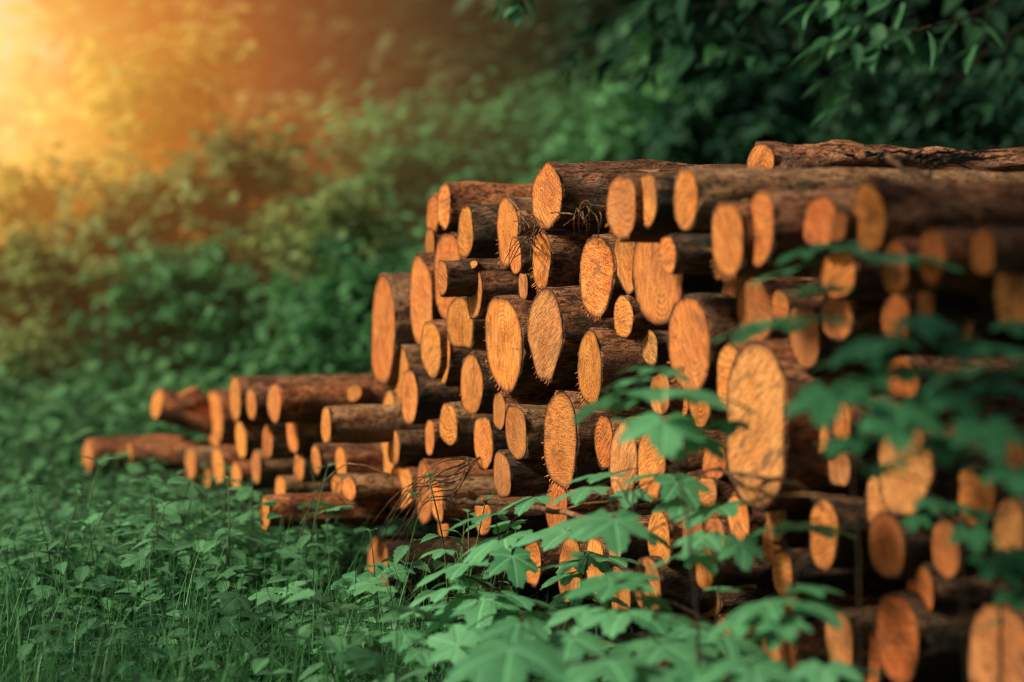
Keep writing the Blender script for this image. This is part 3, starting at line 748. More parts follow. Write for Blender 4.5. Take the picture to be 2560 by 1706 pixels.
twig('dry_twig', 'bent twig rising left of the colossus to the forked one',
     [([(1630, 1262, wd(1630, .18)), (1680, 1225, wd(1680, .2)), (1725, 1190, wd(1725, .18)), (1800, 1172, wd(1800, .13))], .004, .003),
      ([(1690, 1250, wd(1690, .2)), (1715, 1225, wd(1715, .2)), (1738, 1205, wd(1738, .18))], .0025, .0016)], 'twig')
twig('dry_twig', 'long thin twig curving right below the colossus',
     [([(1850, 1262, wd(1850, .2)), (1930, 1240, wd(1930, .24)), (2010, 1238, wd(2010, .26)), (2120, 1248, wd(2120, .26))], .003, .0018)], 'twig')
twig('dry_twig', 'straight pale splinter of a twig left of the strongly ringed log end',
     [([(1752, 541, wd(1752, .12)), (1800, 522, wd(1800, .14)), (1872, 500, wd(1872, .12))], .004, .002)], 'twig')
twig('dry_twig', 'pale forked twig lying on the thick bark at the top right',
     [([(2220, 392, wd(2220, -.02)), (2250, 420, wd(2250, -.02)), (2290, 432, wd(2290, -.03)), (2322, 448, wd(2322, -.03))], .0055, .004),
      ([(2322, 448, wd(2322, -.03)), (2328, 420, wd(2328, -.03))], .0035, .002)], 'twig')
rt = []
rs = random.Random(21)
for k in range(26):
    x0 = rs.uniform(1960, 2380); y0 = 372 + (x0 - 1960) * .05 + rs.uniform(-6, 18)
    L = rs.uniform(60, 190)
    dd = wd(x0, -.36)
    rt.append(([(x0, y0, dd), (x0 + L * .5, y0 + rs.uniform(-16, 10), dd + .12), (x0 + L, y0 + rs.uniform(-34, 22), dd + .25)], .0035, .0014))
twig('dry_twig_heap', 'heap of dark brushwood twigs lying on the top right logs', rt, 'stem_dark', cat='twigs')
twig('dead_stem', 'dark bent stem leaning by the bottom left log end',
     [([(945, 1555, 6.2), (975, 1500, 6.15), (1000, 1462, 6.1), (1020, 1450, 6.0)], .008, .003)], 'stem_dark', cat='stem')
twig('dead_stem', 'brown knobbly stem crossing under the leaf right of the bottom left log',
     [([(1072, 1575, 5.9), (1055, 1520, 5.9), (1030, 1470, 5.9), (1018, 1442, 5.9)], .006, .004),
      ([(1055, 1520, 5.9), (1100, 1560, 5.8), (1130, 1590, 5.8)], .004, .003)], 'twig', cat='stem')
# ------------------------------------------------------------------ leaf shapes
def maple_proto(seed, M_=56, droop=.35, fold=.10):
    rs = random.Random(seed)
    lobes = [(0, 1.0, 27), (54, .90, 25), (-54, .90, 25), (112, .64, 25), (-112, .64, 25)]
    lobes = [(a + rs.uniform(-4, 4), l * rs.uniform(.93, 1.06), w) for a, l, w in lobes]
    V, U = [(0, 0, 0)], [(0, 0)]
    fr = [.3, .6, .82, 1.0]
    for f in fr:
        for k in range(M_):
            w = -158 + 316 * k / (M_ - 1)
            r = .50
            for (a, l, wd_) in lobes:
                d = abs(w - a)
                r = max(r, l * max(0, 1 - (d / (wd_ * 1.9)) ** 1.45))
            if f > .8: r *= 1 + (.055 if k % 2 else -.035) * (1 if f == 1 else .4)
            x, y = r * f * math.cos(R(w)), r * f * math.sin(R(w))
            near = min(abs(w - a) for a, _, _ in lobes)
            z = -droop * (r * f) ** 2.1 + fold * (min(near, 28) / 28) * r * f * .55 - (.06 * (r * f) ** 3)
            z += .015 * math.sin(9 * x + seed) * math.cos(8 * y + seed * 2) + rs.uniform(-.004, .004)
            V.append((x, y, z)); U.append((x, y))
    Q, T = [], []
    for k in range(M_ - 1):
        T.append((0, 1 + k, 2 + k))
        for i in range(len(fr) - 1):
            Q.append((1 + i * M_ + k, 1 + (i + 1) * M_ + k, 1 + (i + 1) * M_ + k + 1, 1 + i * M_ + k + 1))
    return Geo().add(V, Q, T, .5, U).pack()

def ovate_proto(seed, n=9, width=.26, droop=.25, fold=.12, serr=.10, tip=1.0):
    V, U, Q = [], [], []
    for i in range(n + 1):
        t = i / n
        wv = width * (math.sin(math.pi * min(1, t * 1.02) ** .72) ** .9) if 0 < t < 1 else .004
        if 0 < t < 1: wv *= 1 + (serr if i % 2 else -serr)
        z = -droop * t * t
        for s_, fz in ((-1, 1), (-.5, .45), (0, 0), (.5, .45), (1, 1)):
            V.append((t * tip, wv * s_, z + fold * fz * wv * 1.6)); U.append((t, wv * s_))
    for i in range(n):
        for k in range(4):
            a = i * 5 + k
            Q.append((a, a + 5, a + 6, a + 1))
    return Geo().add(V, Q, None, .5, U).pack()

def simple_leaf(width=.3, droop=.2):
    V = [(0, 0, 0), (.35, -width, .03), (.4, 0, -.02), (.35, width, .03), (.75, -width * .75, -droop * .5), (.78, 0, -droop * .6), (.75, width * .75, -droop * .5), (1, 0, -droop)]
    return Geo().add(V, [(0, 1, 2, 2), ][:0] + [(1, 4, 5, 2), (2, 5, 6, 3)], [(0, 1, 2), (0, 2, 3), (4, 7, 5), (5, 7, 6)], .5, [(v[0], v[1]) for v in V]).pack()

MAPLE = [maple_proto(s, droop=.06 + .06 * s) for s in range(4)]
NETTLE = [ovate_proto(s, 11, .27, .22 + .1 * s, .14, .11) for s in range(2)]
HERB = ovate_proto(5, 5, .25, .25, .12, .0)
BEECH = [ovate_proto(7, 6, .24, .12, .10, .0), ovate_proto(8, 6, .20, .3, .16, .0)]
TINY = simple_leaf()

# ------------------------------------------------------------------ maple saplings
def sapling(label, stem, leaves, mat='maple', seed=1, base_r=.0036, name='maple_sapling', cat='sapling', protos=None, stemmat='stem_dark', shade=.5):
    """stem: points (x, y, depth); leaves: (x, y, apparent width, depth[, azimuth, pitch, roll])"""
    rs = random.Random(seed)
    protos = protos or MAPLE
    base = at(*stem[0]); base.z = 0.0
    P = [Vector((base.x, base.y, 0))] + [at(*s) for s in stem]
    if (P[1] - P[0]).length < .02: P.pop(1)
    path = smooth_path(P, 8, .001)
    root = thing(name, label, cat, base)
    g = Geo(); lf = Geo()
    n = len(path)
    tube(g, [p - base for p in path], [base_r * (1 - .6 * i / (n - 1)) for i in range(n)], 7)
    for L in leaves:
        px, py, wpx, D = L[:4]
        az = L[4] if len(L) > 4 else rs.choice([-150, -120, -95, -70, -45, -170, -20]) + rs.uniform(-15, 15)
        pit = L[5] if len(L) > 5 else rs.uniform(-18, -2)
        rol = L[6] if len(L) > 6 else rs.uniform(-12, 12)
        sc = wpx * D / F / 1.42; pit *= .66
        Rm = rots(R(az), R(pit), R(rol))
        c = at(px, py, D)
        b = np.array(c) - (Rm[0] @ np.array([.35, 0, -.06])) * sc
        scatter(lf, protos[rs.randrange(len(protos))], b[None, :], Rm, sc, [shade + rs.uniform(-.28, .28)])
        bv = Vector(b)
        # petiole to the stem, joining it a little lower
        j = min(range(n), key=lambda i: (path[i] - bv).length + max(0, path[i].z - bv.z + .02) * 2)
        d = Vector(Rm[0] @ np.array([-1, 0, 0.15]))
        mid = bv + d * min(.05, (path[j] - bv).length * .4)
        pp = smooth_path([path[j], (path[j] + mid) / 2 + Vector((0, 0, .006)), mid, bv], 4)
        tube(g, [p - base for p in pp], [.0017 - .0007 * i / (len(pp) - 1) for i in range(len(pp))], 5)
    lfV = lf
    lfV.V = [v - np.array(base) for v in lfV.V]
    g.build('stem', M[stemmat], root)
    lfV.build('leaves', M[mat], root)
    return root

sapling('maple sapling with stacked pale leaves drooping left before the bottom centre of the stack',
    [(1262, 1620, 4.35), (1258, 1500, 4.35), (1248, 1360, 4.4), (1240, 1290, 4.45)],
    [(1190, 1302, 150, 4.45, -165, -18, 6), (1225, 1368, 205, 4.4, -140, -22, 8), (1285, 1415, 130, 4.3, -80, -48, 0), (1120, 1432, 190, 4.35, -160, -20, 6),
     (1080, 1492, 160, 4.3, -160, -24, 8), (1160, 1520, 240, 4.25, -150, -12, -4), (1315, 1502, 210, 4.2, -15, -6, -10), (1300, 1258, 150, 4.5, -170, -16, 0),
     (1050, 1530, 130, 4.2, -170, -18, 4), (1010, 1600, 120, 4.1), (1150, 1590, 120, 4.0), (1090, 1380, 90, 4.5), (1180, 1450, 90, 4.4), (1270, 1490, 90, 4.3), (1345, 1540, 90, 4.2), (1060, 1640, 110, 4.0), (1330, 1580, 110, 4.1), (1200, 1640, 130, 3.9), (1260, 1320, 100, 4.5), (1110, 1560, 100, 4.3), (1370, 1420, 100, 4.4), (1370, 1343, 190, 4.3, -175, -10, -6), (1230, 1560, 160, 4.2, -110, -14, 5)], seed=2)
sapling('maple sapling with one dark camera-facing leaf amid paler ones before the matching log pair',
    [(1610, 1700, 3.9), (1608, 1500, 3.9), (1600, 1340, 3.95), (1560, 1230, 4.0)],
    [(1455, 1312, 220, 3.95, 175, -8, -6), (1540, 1330, 165, 3.75, -85, -42, 0), (1440, 1232, 150, 4.1, -170, -12, 0), (1490, 1196, 150, 4.2, 180, -8, 0),
     (1640, 1190, 190, 4.0, -160, 12, 4), (1712, 1228, 140, 3.9, -60, -38, 6), (1700, 1268, 140, 4.0, -100, -12, 0), (1640, 1345, 110, 4.0, -20, -26, 0),
     (1770, 1285, 180, 3.9, -130, -14, 8), (1575, 1245, 110, 4.1, -100, -18, 0)], seed=3)
sapling('maple sapling carrying a broad three-lobed leaf in front of the stack, right of its middle',
    [(1745, 1720, 3.4), (1740, 1500, 3.4), (1710, 1250, 3.45), (1665, 1100, 3.5), (1590, 975, 3.5)],
    [(1625, 925, 160, 3.55, 170, 8, 0), (1562, 955, 130, 3.5, -170, -6, 10), (1480, 1025, 180, 3.5, -155, -26, 24), (1740, 985, 330, 3.4, 10, 2, 0),
     (1660, 1078, 215, 3.35, -95, -24, 0), (1590, 1060, 110, 3.4), (1700, 1130, 110, 3.4), (1560, 1010, 100, 3.5), (1690, 940, 100, 3.5), (1765, 1118, 140, 3.4, -50, -34, 0), (1820, 1065, 120, 3.4, -100, -8, 0), (1610, 992, 130, 3.5, -150, -12, 10)], seed=4)
sapling('sapling with near-horizontal blurred leaf blades stepping up to the right of the colossus',
    [(2150, 1720, 3.1), (2140, 1300, 3.1), (2100, 900, 3.1), (2045, 700, 3.15), (2080, 620, 3.2)],
    [(1905, 815, 270, 3.15, -170, -3, 12), (1945, 690, 180, 3.2, -155, -20, 10), (2030, 728, 190, 3.15, 180, 0, 8), (2055, 618, 190, 3.25, 170, -4, 0),
     (2160, 628, 160, 3.2, -20, -4, 0), (2330, 652, 300, 3.1, 5, 0, 0), (1990, 640, 120, 3.2, -150, -18, 0)], mat='maple', seed=5, base_r=.0024)
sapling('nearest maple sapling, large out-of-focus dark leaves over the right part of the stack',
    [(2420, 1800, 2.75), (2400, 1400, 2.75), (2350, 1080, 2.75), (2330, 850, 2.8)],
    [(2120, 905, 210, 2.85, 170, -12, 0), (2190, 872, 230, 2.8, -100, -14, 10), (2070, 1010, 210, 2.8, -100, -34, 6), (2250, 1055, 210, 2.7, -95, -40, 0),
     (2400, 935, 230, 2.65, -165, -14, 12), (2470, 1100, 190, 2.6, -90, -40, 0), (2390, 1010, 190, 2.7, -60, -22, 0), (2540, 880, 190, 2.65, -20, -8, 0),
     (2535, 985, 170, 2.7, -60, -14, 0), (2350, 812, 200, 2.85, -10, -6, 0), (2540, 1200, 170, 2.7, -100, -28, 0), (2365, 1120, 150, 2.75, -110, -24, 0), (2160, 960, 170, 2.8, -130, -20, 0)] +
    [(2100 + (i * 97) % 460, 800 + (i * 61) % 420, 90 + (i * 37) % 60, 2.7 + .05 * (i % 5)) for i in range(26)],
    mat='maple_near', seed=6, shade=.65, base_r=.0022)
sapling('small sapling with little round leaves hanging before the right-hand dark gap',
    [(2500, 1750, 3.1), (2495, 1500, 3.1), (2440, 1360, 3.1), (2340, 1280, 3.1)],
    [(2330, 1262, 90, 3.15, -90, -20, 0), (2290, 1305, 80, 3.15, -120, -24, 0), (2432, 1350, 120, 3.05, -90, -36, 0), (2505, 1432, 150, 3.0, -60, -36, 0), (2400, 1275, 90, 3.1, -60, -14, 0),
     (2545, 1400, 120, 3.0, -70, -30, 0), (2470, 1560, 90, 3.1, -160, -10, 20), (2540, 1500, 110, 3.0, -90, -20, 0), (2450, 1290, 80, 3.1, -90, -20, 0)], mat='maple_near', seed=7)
sapling('maple sapling with an umbrella of pale leaves at the bottom right, before the mossy logs',
    [(1975, 1780, 3.3), (1968, 1620, 3.3), (1965, 1540, 3.3), (1990, 1440, 3.35)],
    [(2050, 1530, 175, 3.3, -60, -16, -6), (1885, 1525, 190, 3.25, -140, -14, 8), (2040, 1478, 150, 3.35, -10, -2, 0), (2055, 1325, 190, 3.5, -5, -6, 0), (1940, 1325, 140, 3.5, 180, -8, 0),
     (1960, 1572, 140, 3.2, -90, -18, 0), (1830, 1560, 150, 3.3, -160, -14, 0), (2130, 1680, 150, 3.3, -10, 12, 0), (1935, 1590, 120, 3.25, -100, -20, 0)], seed=8)
sapling('maple sapling with three small leaves low before the flecked log ends',
    [(1790, 1760, 3.7), (1788, 1600, 3.7), (1800, 1450, 3.7)],
    [(1745, 1355, 140, 3.8, -120, -18, 0), (1855, 1378, 115, 3.6, -90, -50, 0), (1690, 1398, 160, 3.7, -155, -18, 14), (1760, 1400, 120, 3.7, -60, -18, 0), (1640, 1510, 100, 3.8, -40, -20, 0),
     (1800, 1475, 90, 3.9, 180, 6, 0)], seed=9)
sapling('wide maple sapling spreading grey-green leaves across the lower middle',
    [(1560, 1760, 3.75), (1555, 1600, 3.75), (1545, 1470, 3.8)],
    [(1575, 1455, 190, 3.8, 20, 10, 8), (1490, 1475, 180, 3.75, -160, -10, -6), (1510, 1545, 220, 3.7, -160, -8, 0), (1660, 1552, 250, 3.7, -20, -4, 0), (1745, 1605, 220, 3.6, -80, -18, 0),
     (1430, 1540, 150, 3.8, -150, -12, 0), (1580, 1620, 240, 3.6, -140, -8, 10), (1690, 1640, 240, 3.5, -60, -8, 0), (1850, 1610, 200, 3.6, -30, -10, 0), (1420, 1620, 200, 3.6, -100, -12, 0)], seed=10)
sapling('crisp maple seedling with toothed leaves standing before the fissured log ends',
    [(1455, 1600, 4.55), (1456, 1500, 4.55), (1456, 1410, 4.6)],
    [(1430, 1412, 110, 4.6, -140, -14, 0), (1490, 1402, 120, 4.6, -50, -20, 0), (1400, 1450, 110, 4.6, -160, -18, 0), (1420, 1490, 120, 4.5, -150, -12, 0), (1520, 1500, 120, 4.5, -20, -8, 0), (1395, 1525, 110, 4.5, -160, -22, 0), (1555, 1405, 130, 4.5, -10, -8, 0)],
    seed=11, base_r=.003, name='maple_seedling', cat='seedling')
sapling('low plant with one broad soft blurred leaf at the very bottom centre',
    [(1290, 1780, 3.3), (1285, 1680, 3.3)],
    [(1270, 1660, 300, 3.25, -95, -16, 0), (1290, 1580, 180, 3.6, -100, -12, 0), (1120, 1610, 130, 3.9, 150, 18, -40), (1480, 1680, 260, 3.2, -130, -8, 8), (1650, 1700, 260, 3.2, -50, -8, 0), (1170, 1690, 150, 3.7, -150, -10, 0)], seed=12)
sapling('broad-leaved seedling with leaves spreading at the bottom edge, left of the grass stems at right',
    [(1800, 1780, 3.1), (1800, 1700, 3.1)],
    [(1830, 1672, 240, 3.15, -160, -8, 0), (1930, 1690, 220, 3.1, -40, -8, 0), (2060, 1690, 190, 3.1, -100, -10, 0), (1740, 1690, 160, 3.2, -100, -14, 0)], seed=13)
sapling('maple seedling with a downturned toothed leaf before the bottom left log end',
    [(960, 1620, 5.4), (972, 1540, 5.4), (975, 1440, 5.4)],
    [(985, 1432, 110, 5.4, -60, -22, 0), (880, 1465, 115, 5.5, -110, -34, 0), (925, 1500, 100, 5.5, -140, -14, 0), (965, 1520, 110, 5.4, -100, -14, 0), (1000, 1560, 100, 5.3, -70, -12, 0), (905, 1440, 80, 5.6, -170, -8, 0), (850, 1560, 110, 5.4, -150, -16, 0), (930, 1580, 110, 5.3, -60, -14, 0)],
    seed=14, base_r=.003, name='maple_seedling', cat='seedling')
sapling('maple seedling with two flat pale leaves in the herbs left of the bottom log end',
    [(740, 1530, 6.0), (735, 1440, 6.0), (725, 1400, 6.0)],
    [(690, 1385, 120, 6.0, -175, -8, 0), (620, 1400, 110, 6.1, -160, -14, 0), (640, 1370, 100, 6.2, 170, -4, 0), (540, 1375, 110, 6.3, 180, -8, 0), (760, 1410, 90, 6.0, -50, -16, 0), (870, 1680, 110, 5.2, -150, -20, 0)],
    seed=15, base_r=.003, name='maple_seedling', cat='seedling')

# ------------------------------------------------------------------ nettles and herbs
def nettle(seed, h=.36, leafL=.085, pairs=6):
    rs = random.Random(seed)
    st, lf = Geo(), Geo()
    lean = (rs.uniform(-.06, .06), rs.uniform(-.06, .06))
    P = [Vector((lean[0] * t * t + .004 * math.sin(7 * t), lean[1] * t * t, h * t)) for t in [i / 8 for i in range(9)]]
    tube(st, P, [.0028 - .0017 * i / 8 for i in range(9)], 5, shade=.3)
    for i in range(pairs):
        t = .30 + .70 * i / (pairs - 1)
        p = P[min(8, int(t * 8))]
        L = leafL * (1 - .55 * max(0, (t - .55) / .45)) * rs.uniform(.85, 1.15)
        a0 = (i % 2) * 90 + rs.uniform(-20, 20)
        for s in (0, 180):
            Rm = rots(R(a0 + s), R(rs.uniform(-30, 5) + (35 if i == pairs - 1 else 0)), R(rs.uniform(-15, 15)))
            b = np.array(p) + Rm[0] @ np.array([L * .25, 0, .004])
            tube(st, [p, Vector(b)], [.0009, .0008], 4, cap=False)
            scatter(lf, NETTLE[rs.randrange(2)], b[None, :], Rm, L, [.5 + .22 * (t - .6) + rs.uniform(-.12, .12)])
    return st, lf
NP = [nettle(s, h=.26 + .05 * (s % 3), leafL=.060 + .010 * (s % 2)) for s in range(5)]
NM = [(a.mesh('nettle_stem', M['stem']), b.mesh('nettle_leaves', M['nettle'])) for a, b in NP]
def in_pile(x, y, margin=0.0):
    p = Vector((x, y, 0))
    c = p.dot(AX); w = p.dot(WY)
    if c > PILE_C - margin and c < PILE_C + 2.3 and w < 6.35 and w > 1.4: return True
    q = Vector((x, y, 0)) - at(700, 1100, 8.7)
    return -1.0 < q.dot(WY) < 1.9 and -margin - .1 < q.dot(AX) < 1.6 and y > 7.6
rs = random.Random(31)
cnt = 0
NLAB = 'leafy nettle with toothed paired leaves growing in the undergrowth left of the stack'
tries = 0
while cnt < 100 and tries < 4000:
    tries += 1
    px = rs.uniform(60, 1120) if cnt < 86 else rs.uniform(1120, 1500); D = rs.uniform(5.3, 7.8) if px < 1120 else rs.uniform(4.9, 5.5)
    X = (px - 1280) / F * D
    if in_pile(X, D, .15): continue
    root = thing('nettle', NLAB if px < 1120 else 'leafy nettle with toothed paired leaves at the foot of the stack', 'nettle', (X, D, 0), rs.uniform(0, 6.28), 'nettles left of the stack' if px < 1120 else 'nettles at the foot of the stack')
    k = rs.randrange(5); s = rs.uniform(.65, 1.2) * (1.25 if D < 6.4 else 1)
    root.scale = (s, s, s)
    for nm, me in zip(('stem', 'leaves'), NM[k]):
        link(bpy.data.objects.new(nm, me), root)
    cnt += 1

# dark tall dead stems among the herbs
for i, (px, py, D, top, lab) in enumerate([
    (195, 1480, 7.2, 1200, 'tall dark dry stalk at the far left of the herbs'), (335, 1400, 8.2, 1170, 'dark dry stalk below the lone reddish log end'),
    (378, 1400, 8.2, 1150, 'dark dry stalk just right of another one, left of the low stack'),
    (700, 1560, 5.9, 1290, 'slim dark stalk with a leafy top before the low stack')]):
    g = Geo(); b = at(px, py, D); b.z = 0; tp = at(px + 6, top, D)
    tube(g, [p - b for p in smooth_path([b, (b + tp) / 2 + Vector((.01, 0, 0)), tp], 5, .002)], [.005 - .003 * k / 10 for k in range(11)], 6, rough=.1)
    tag(g.build('dry_stalk', M['stem_dark'], None, loc=b), lab, 'stalk')
for i, (pts, r, lab) in enumerate([
    ([(742, 1395, 5.8), (765, 1300, 5.8), (795, 1225, 5.8), (870, 1160, 5.7), (985, 1190, 5.6)], .0028, 'reddish bramble shoot arching up over the low stack'),
    ([(90, 1355, 6.6), (190, 1362, 6.5), (300, 1400, 6.4), (370, 1440, 6.3)], .0035, 'brown twig sloping through the herbs at the left'),
    ([(400, 1370, 6.8), (520, 1340, 6.7), (640, 1330, 6.6)], .003, 'grey twig lying in the herbs left of the pale maple leaves'),
    ([(640, 1110, 5.6), (740, 1075, 5.55), (790, 1088, 5.5)], .001, 'thin stalk tip above the nettles before the low stack')][:3]):
    g = Geo(); b = at(*pts[0])
    P = [p - b for p in smooth_path([at(*p) for p in pts], 6, .002)]
    tube(g, P, [r * (1 - .5 * k / (len(P) - 1)) for k in range(len(P))], 6, rough=.1)
    tag(g.build('dry_twig', M['twig'], None, loc=b), lab, 'twig')

# ------------------------------------------------------------------ ground and ground cover
GX = np.concatenate([np.linspace(-400, -14, 10), np.linspace(-12, 10, 90), np.linspace(12, 400, 10)])
GY = np.concatenate([np.linspace(-60, 0, 6), np.linspace(1, 26, 100), np.linspace(30, 500, 12)])
def gz(x, y):
    far = min(1, max(0, (y - 9) / 8)) 
    return .03 * noise.noise(Vector((x * .9, y * .9, 0))) + .10 * far * noise.noise(Vector((x * .3, y * .3, 5))) - .02
V = [(x, y, gz(x, y)) for y in GY for x in GX]
nx = len(GX)
Q = [(j * nx + i, j * nx + i + 1, (j + 1) * nx + i + 1, (j + 1) * nx + i) for j in range(len(GY) - 1) for i in range(nx - 1)]
t = NT('forest_floor')
tc = t.n('TexCoord').outputs['Object']
n1 = t.noise(tc, 3, 5, .6); n2 = t.noise(tc, 40, 5, .7)
c = t.ramp(n2, [(.35, (.012, .010, .006)), (.55, (.035, .030, .015)), (.7, (.03, .06, .025))])
c = t.mix(t.ramp(n1, [(.45, 0.0), (.6, .7)]), c, (.015, .05, .02))
t.finish(t.bsdf(c, .95, t.bump(n2, .8, .03), .1))
M['floor'] = t.m
tag(Geo().add(V, Q).build('ground', M['floor']), kind='structure')

def cover(N, ymin, ymax, xmarg=.6, power=1.0, xr=None):
    """random ground points in and a little beyond the camera's view, clear of the stacks"""
    out = []
    while len(out) < N:
        y = ymin + (ymax - ymin) * rng.random() ** power
        half = .25 * y + xmarg
        x = rng.uniform(-half, half) if xr is None else rng.uniform(*xr)
        if in_pile(x, y, .22 if y < 7.0 else .45): continue
        if 5.5 < y < 6.7 and 860 < 1280 + x / y * F < 1010: continue
        out.append((x, y, gz(x, y)))
    return np.array(out)

# grass: every blade a bent strip
def blade(b):
    V, Q = [], []
    for i in range(5):
        t = i / 4
        w = .5 * (1 - t ** 1.6) + .02
        V += [(b * t * t, -w * .012, t * (1 - .25 * b * t)), (b * t * t, w * .012, t * (1 - .25 * b * t))]
    for i in range(4): Q.append((2 * i, 2 * i + 1, 2 * i + 3, 2 * i + 2))
    return Geo().add(V, Q, None, [.25 + .12 * (i // 2) for i in range(10)]).pack()
g = Geo()
for b in (.15, .4, .8):
    P = cover(11000, 3.2, 8.5, .5, 1.15)
    keep = np.array([noise.noise(Vector((p[0] * 1.6, p[1] * 1.6, 3))) > (-.05 if p[1] > 5.9 else -.4) for p in P])
    P = P[keep]; n = len(P)
    scatter(g, blade(b), P, rots(rng.uniform(0, 6.28, n), 0, rng.uniform(-.25, .25, n)), rng.uniform(.10, .24, n) * (1 + .9 * (rng.random(n) < .25) * (P[:, 1] < 6.4)), rng.uniform(.1, .8, n))
    P = cover(4500, 8, 16, 1.5); n = len(P)
    scatter(g, blade(b), P, rots(rng.uniform(0, 6.28, n), 0, rng.uniform(-.3, .3, n)), rng.uniform(.2, .4, n), rng.uniform(.2, .7, n))
tag(g.build('grass', M['grass']), 'green grass blades growing between the herbs', 'grass', kind='stuff')
# long foreground grass at lower right and clumps at the bottom centre
# herbs: leafy shoots of several sizes, one mass nobody could count
def herb_shoot(seed, proto, n=9, L=.06, h=.2, spread=.05):
    rs = random.Random(seed)
    g = Geo()
    tube(g, [(0, 0, 0), (.01, 0, h * .5), (.0, .01, h)], [.0022, .0018, .001], 4, shade=.2, cap=False)
    for i in range(n):
        t = .25 + .75 * i / (n - 1)
        a = i * 137.5
        Rm = rots(R(a), R(rs.uniform(-25, 20)), R(rs.uniform(-20, 20)))
        b = np.array([0, 0, h * t]) + Rm[0] @ np.array([spread * rs.uniform(.1, .5), 0, 0])
        scatter(g, proto, b[None, :], Rm, L * rs.uniform(.7, 1.2), [.14 + .62 * t + rs.uniform(-.12, .12)])  # lower leaves darker: shade painted in by height
    return g.pack()
SHOOTS = [herb_shoot(1, NETTLE[0], 12, .050, .26), herb_shoot(2, NETTLE[1], 10, .042, .18), herb_shoot(3, MAPLE[0], 5, .048, .20, .07), herb_shoot(4, HERB, 14, .030, .16), herb_shoot(5, MAPLE[2], 4, .062, .28, .09)]
FAR = [herb_shoot(11, TINY, 14, .09, .28, .10), herb_shoot(12, TINY, 12, .12, .34, .14), herb_shoot(13, TINY, 16, .06, .22, .08)]
g = Geo()
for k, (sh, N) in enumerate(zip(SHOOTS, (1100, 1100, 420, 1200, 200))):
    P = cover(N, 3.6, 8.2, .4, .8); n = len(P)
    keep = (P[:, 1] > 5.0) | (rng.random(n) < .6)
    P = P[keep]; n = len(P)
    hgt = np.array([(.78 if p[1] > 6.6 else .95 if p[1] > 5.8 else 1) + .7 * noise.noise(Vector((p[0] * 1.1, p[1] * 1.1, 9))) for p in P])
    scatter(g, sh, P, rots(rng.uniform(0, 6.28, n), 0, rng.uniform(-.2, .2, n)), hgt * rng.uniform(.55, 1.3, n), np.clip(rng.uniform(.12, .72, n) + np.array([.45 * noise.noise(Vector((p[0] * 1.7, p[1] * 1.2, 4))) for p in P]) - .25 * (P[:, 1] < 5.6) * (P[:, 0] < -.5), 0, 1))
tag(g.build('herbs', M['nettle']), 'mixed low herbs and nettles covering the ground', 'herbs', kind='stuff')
g = Geo()
for sh, N in zip(FAR, (1900, 1300, 1500)):
    P = cover(N, 7.8, 22, 1.5, .8); n = len(P)
    hh = np.clip((P[:, 1] - 11) / 9, 0, 1)
    scatter(g, sh, P, rots(rng.uniform(0, 6.28, n), 0, rng.uniform(-.2, .2, n)), rng.uniform(.45, 1.0, n) * (1 + 1.2 * hh), rng.uniform(.15, .85, n))
tag(g.build('herbs', M['herb']), 'taller blurred herbs in the clearing behind the stacks', 'herbs', kind='stuff')
# ------------------------------------------------------------------ shrubs and trees behind
M['shrub_gold'] = mat_leaf('golden_green_leaf', (0.10, 0.14, 0.035), (0.48, 0.52, 0.15), 0.45, None, 0.5)
M['shrub_olive'] = mat_leaf('olive_leaf', (0.075, 0.145, 0.050), (0.34, 0.46, 0.17), 0.4, None, 0.5)
M['shrub_green'] = mat_leaf('emerald_leaf', (0.035, 0.135, 0.055), (0.17, 0.45, 0.19), 0.4, None, 0.5)
M['shrub_dark'] = mat_leaf('deep_green_leaf', (0.006, 0.030, 0.016), (0.032, 0.125, 0.060), 0.25, None, 0.55)
M['wood_far'] = mat_leaf('dark_wood_leaf', (0.010, 0.020, 0.007), (0.085, 0.13, 0.045), 0.25, None, 0.6)
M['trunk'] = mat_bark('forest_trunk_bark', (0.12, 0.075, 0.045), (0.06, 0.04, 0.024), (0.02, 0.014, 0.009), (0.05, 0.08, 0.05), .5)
FERN = ovate_proto(3, 4, .18, .25, .1, 0)

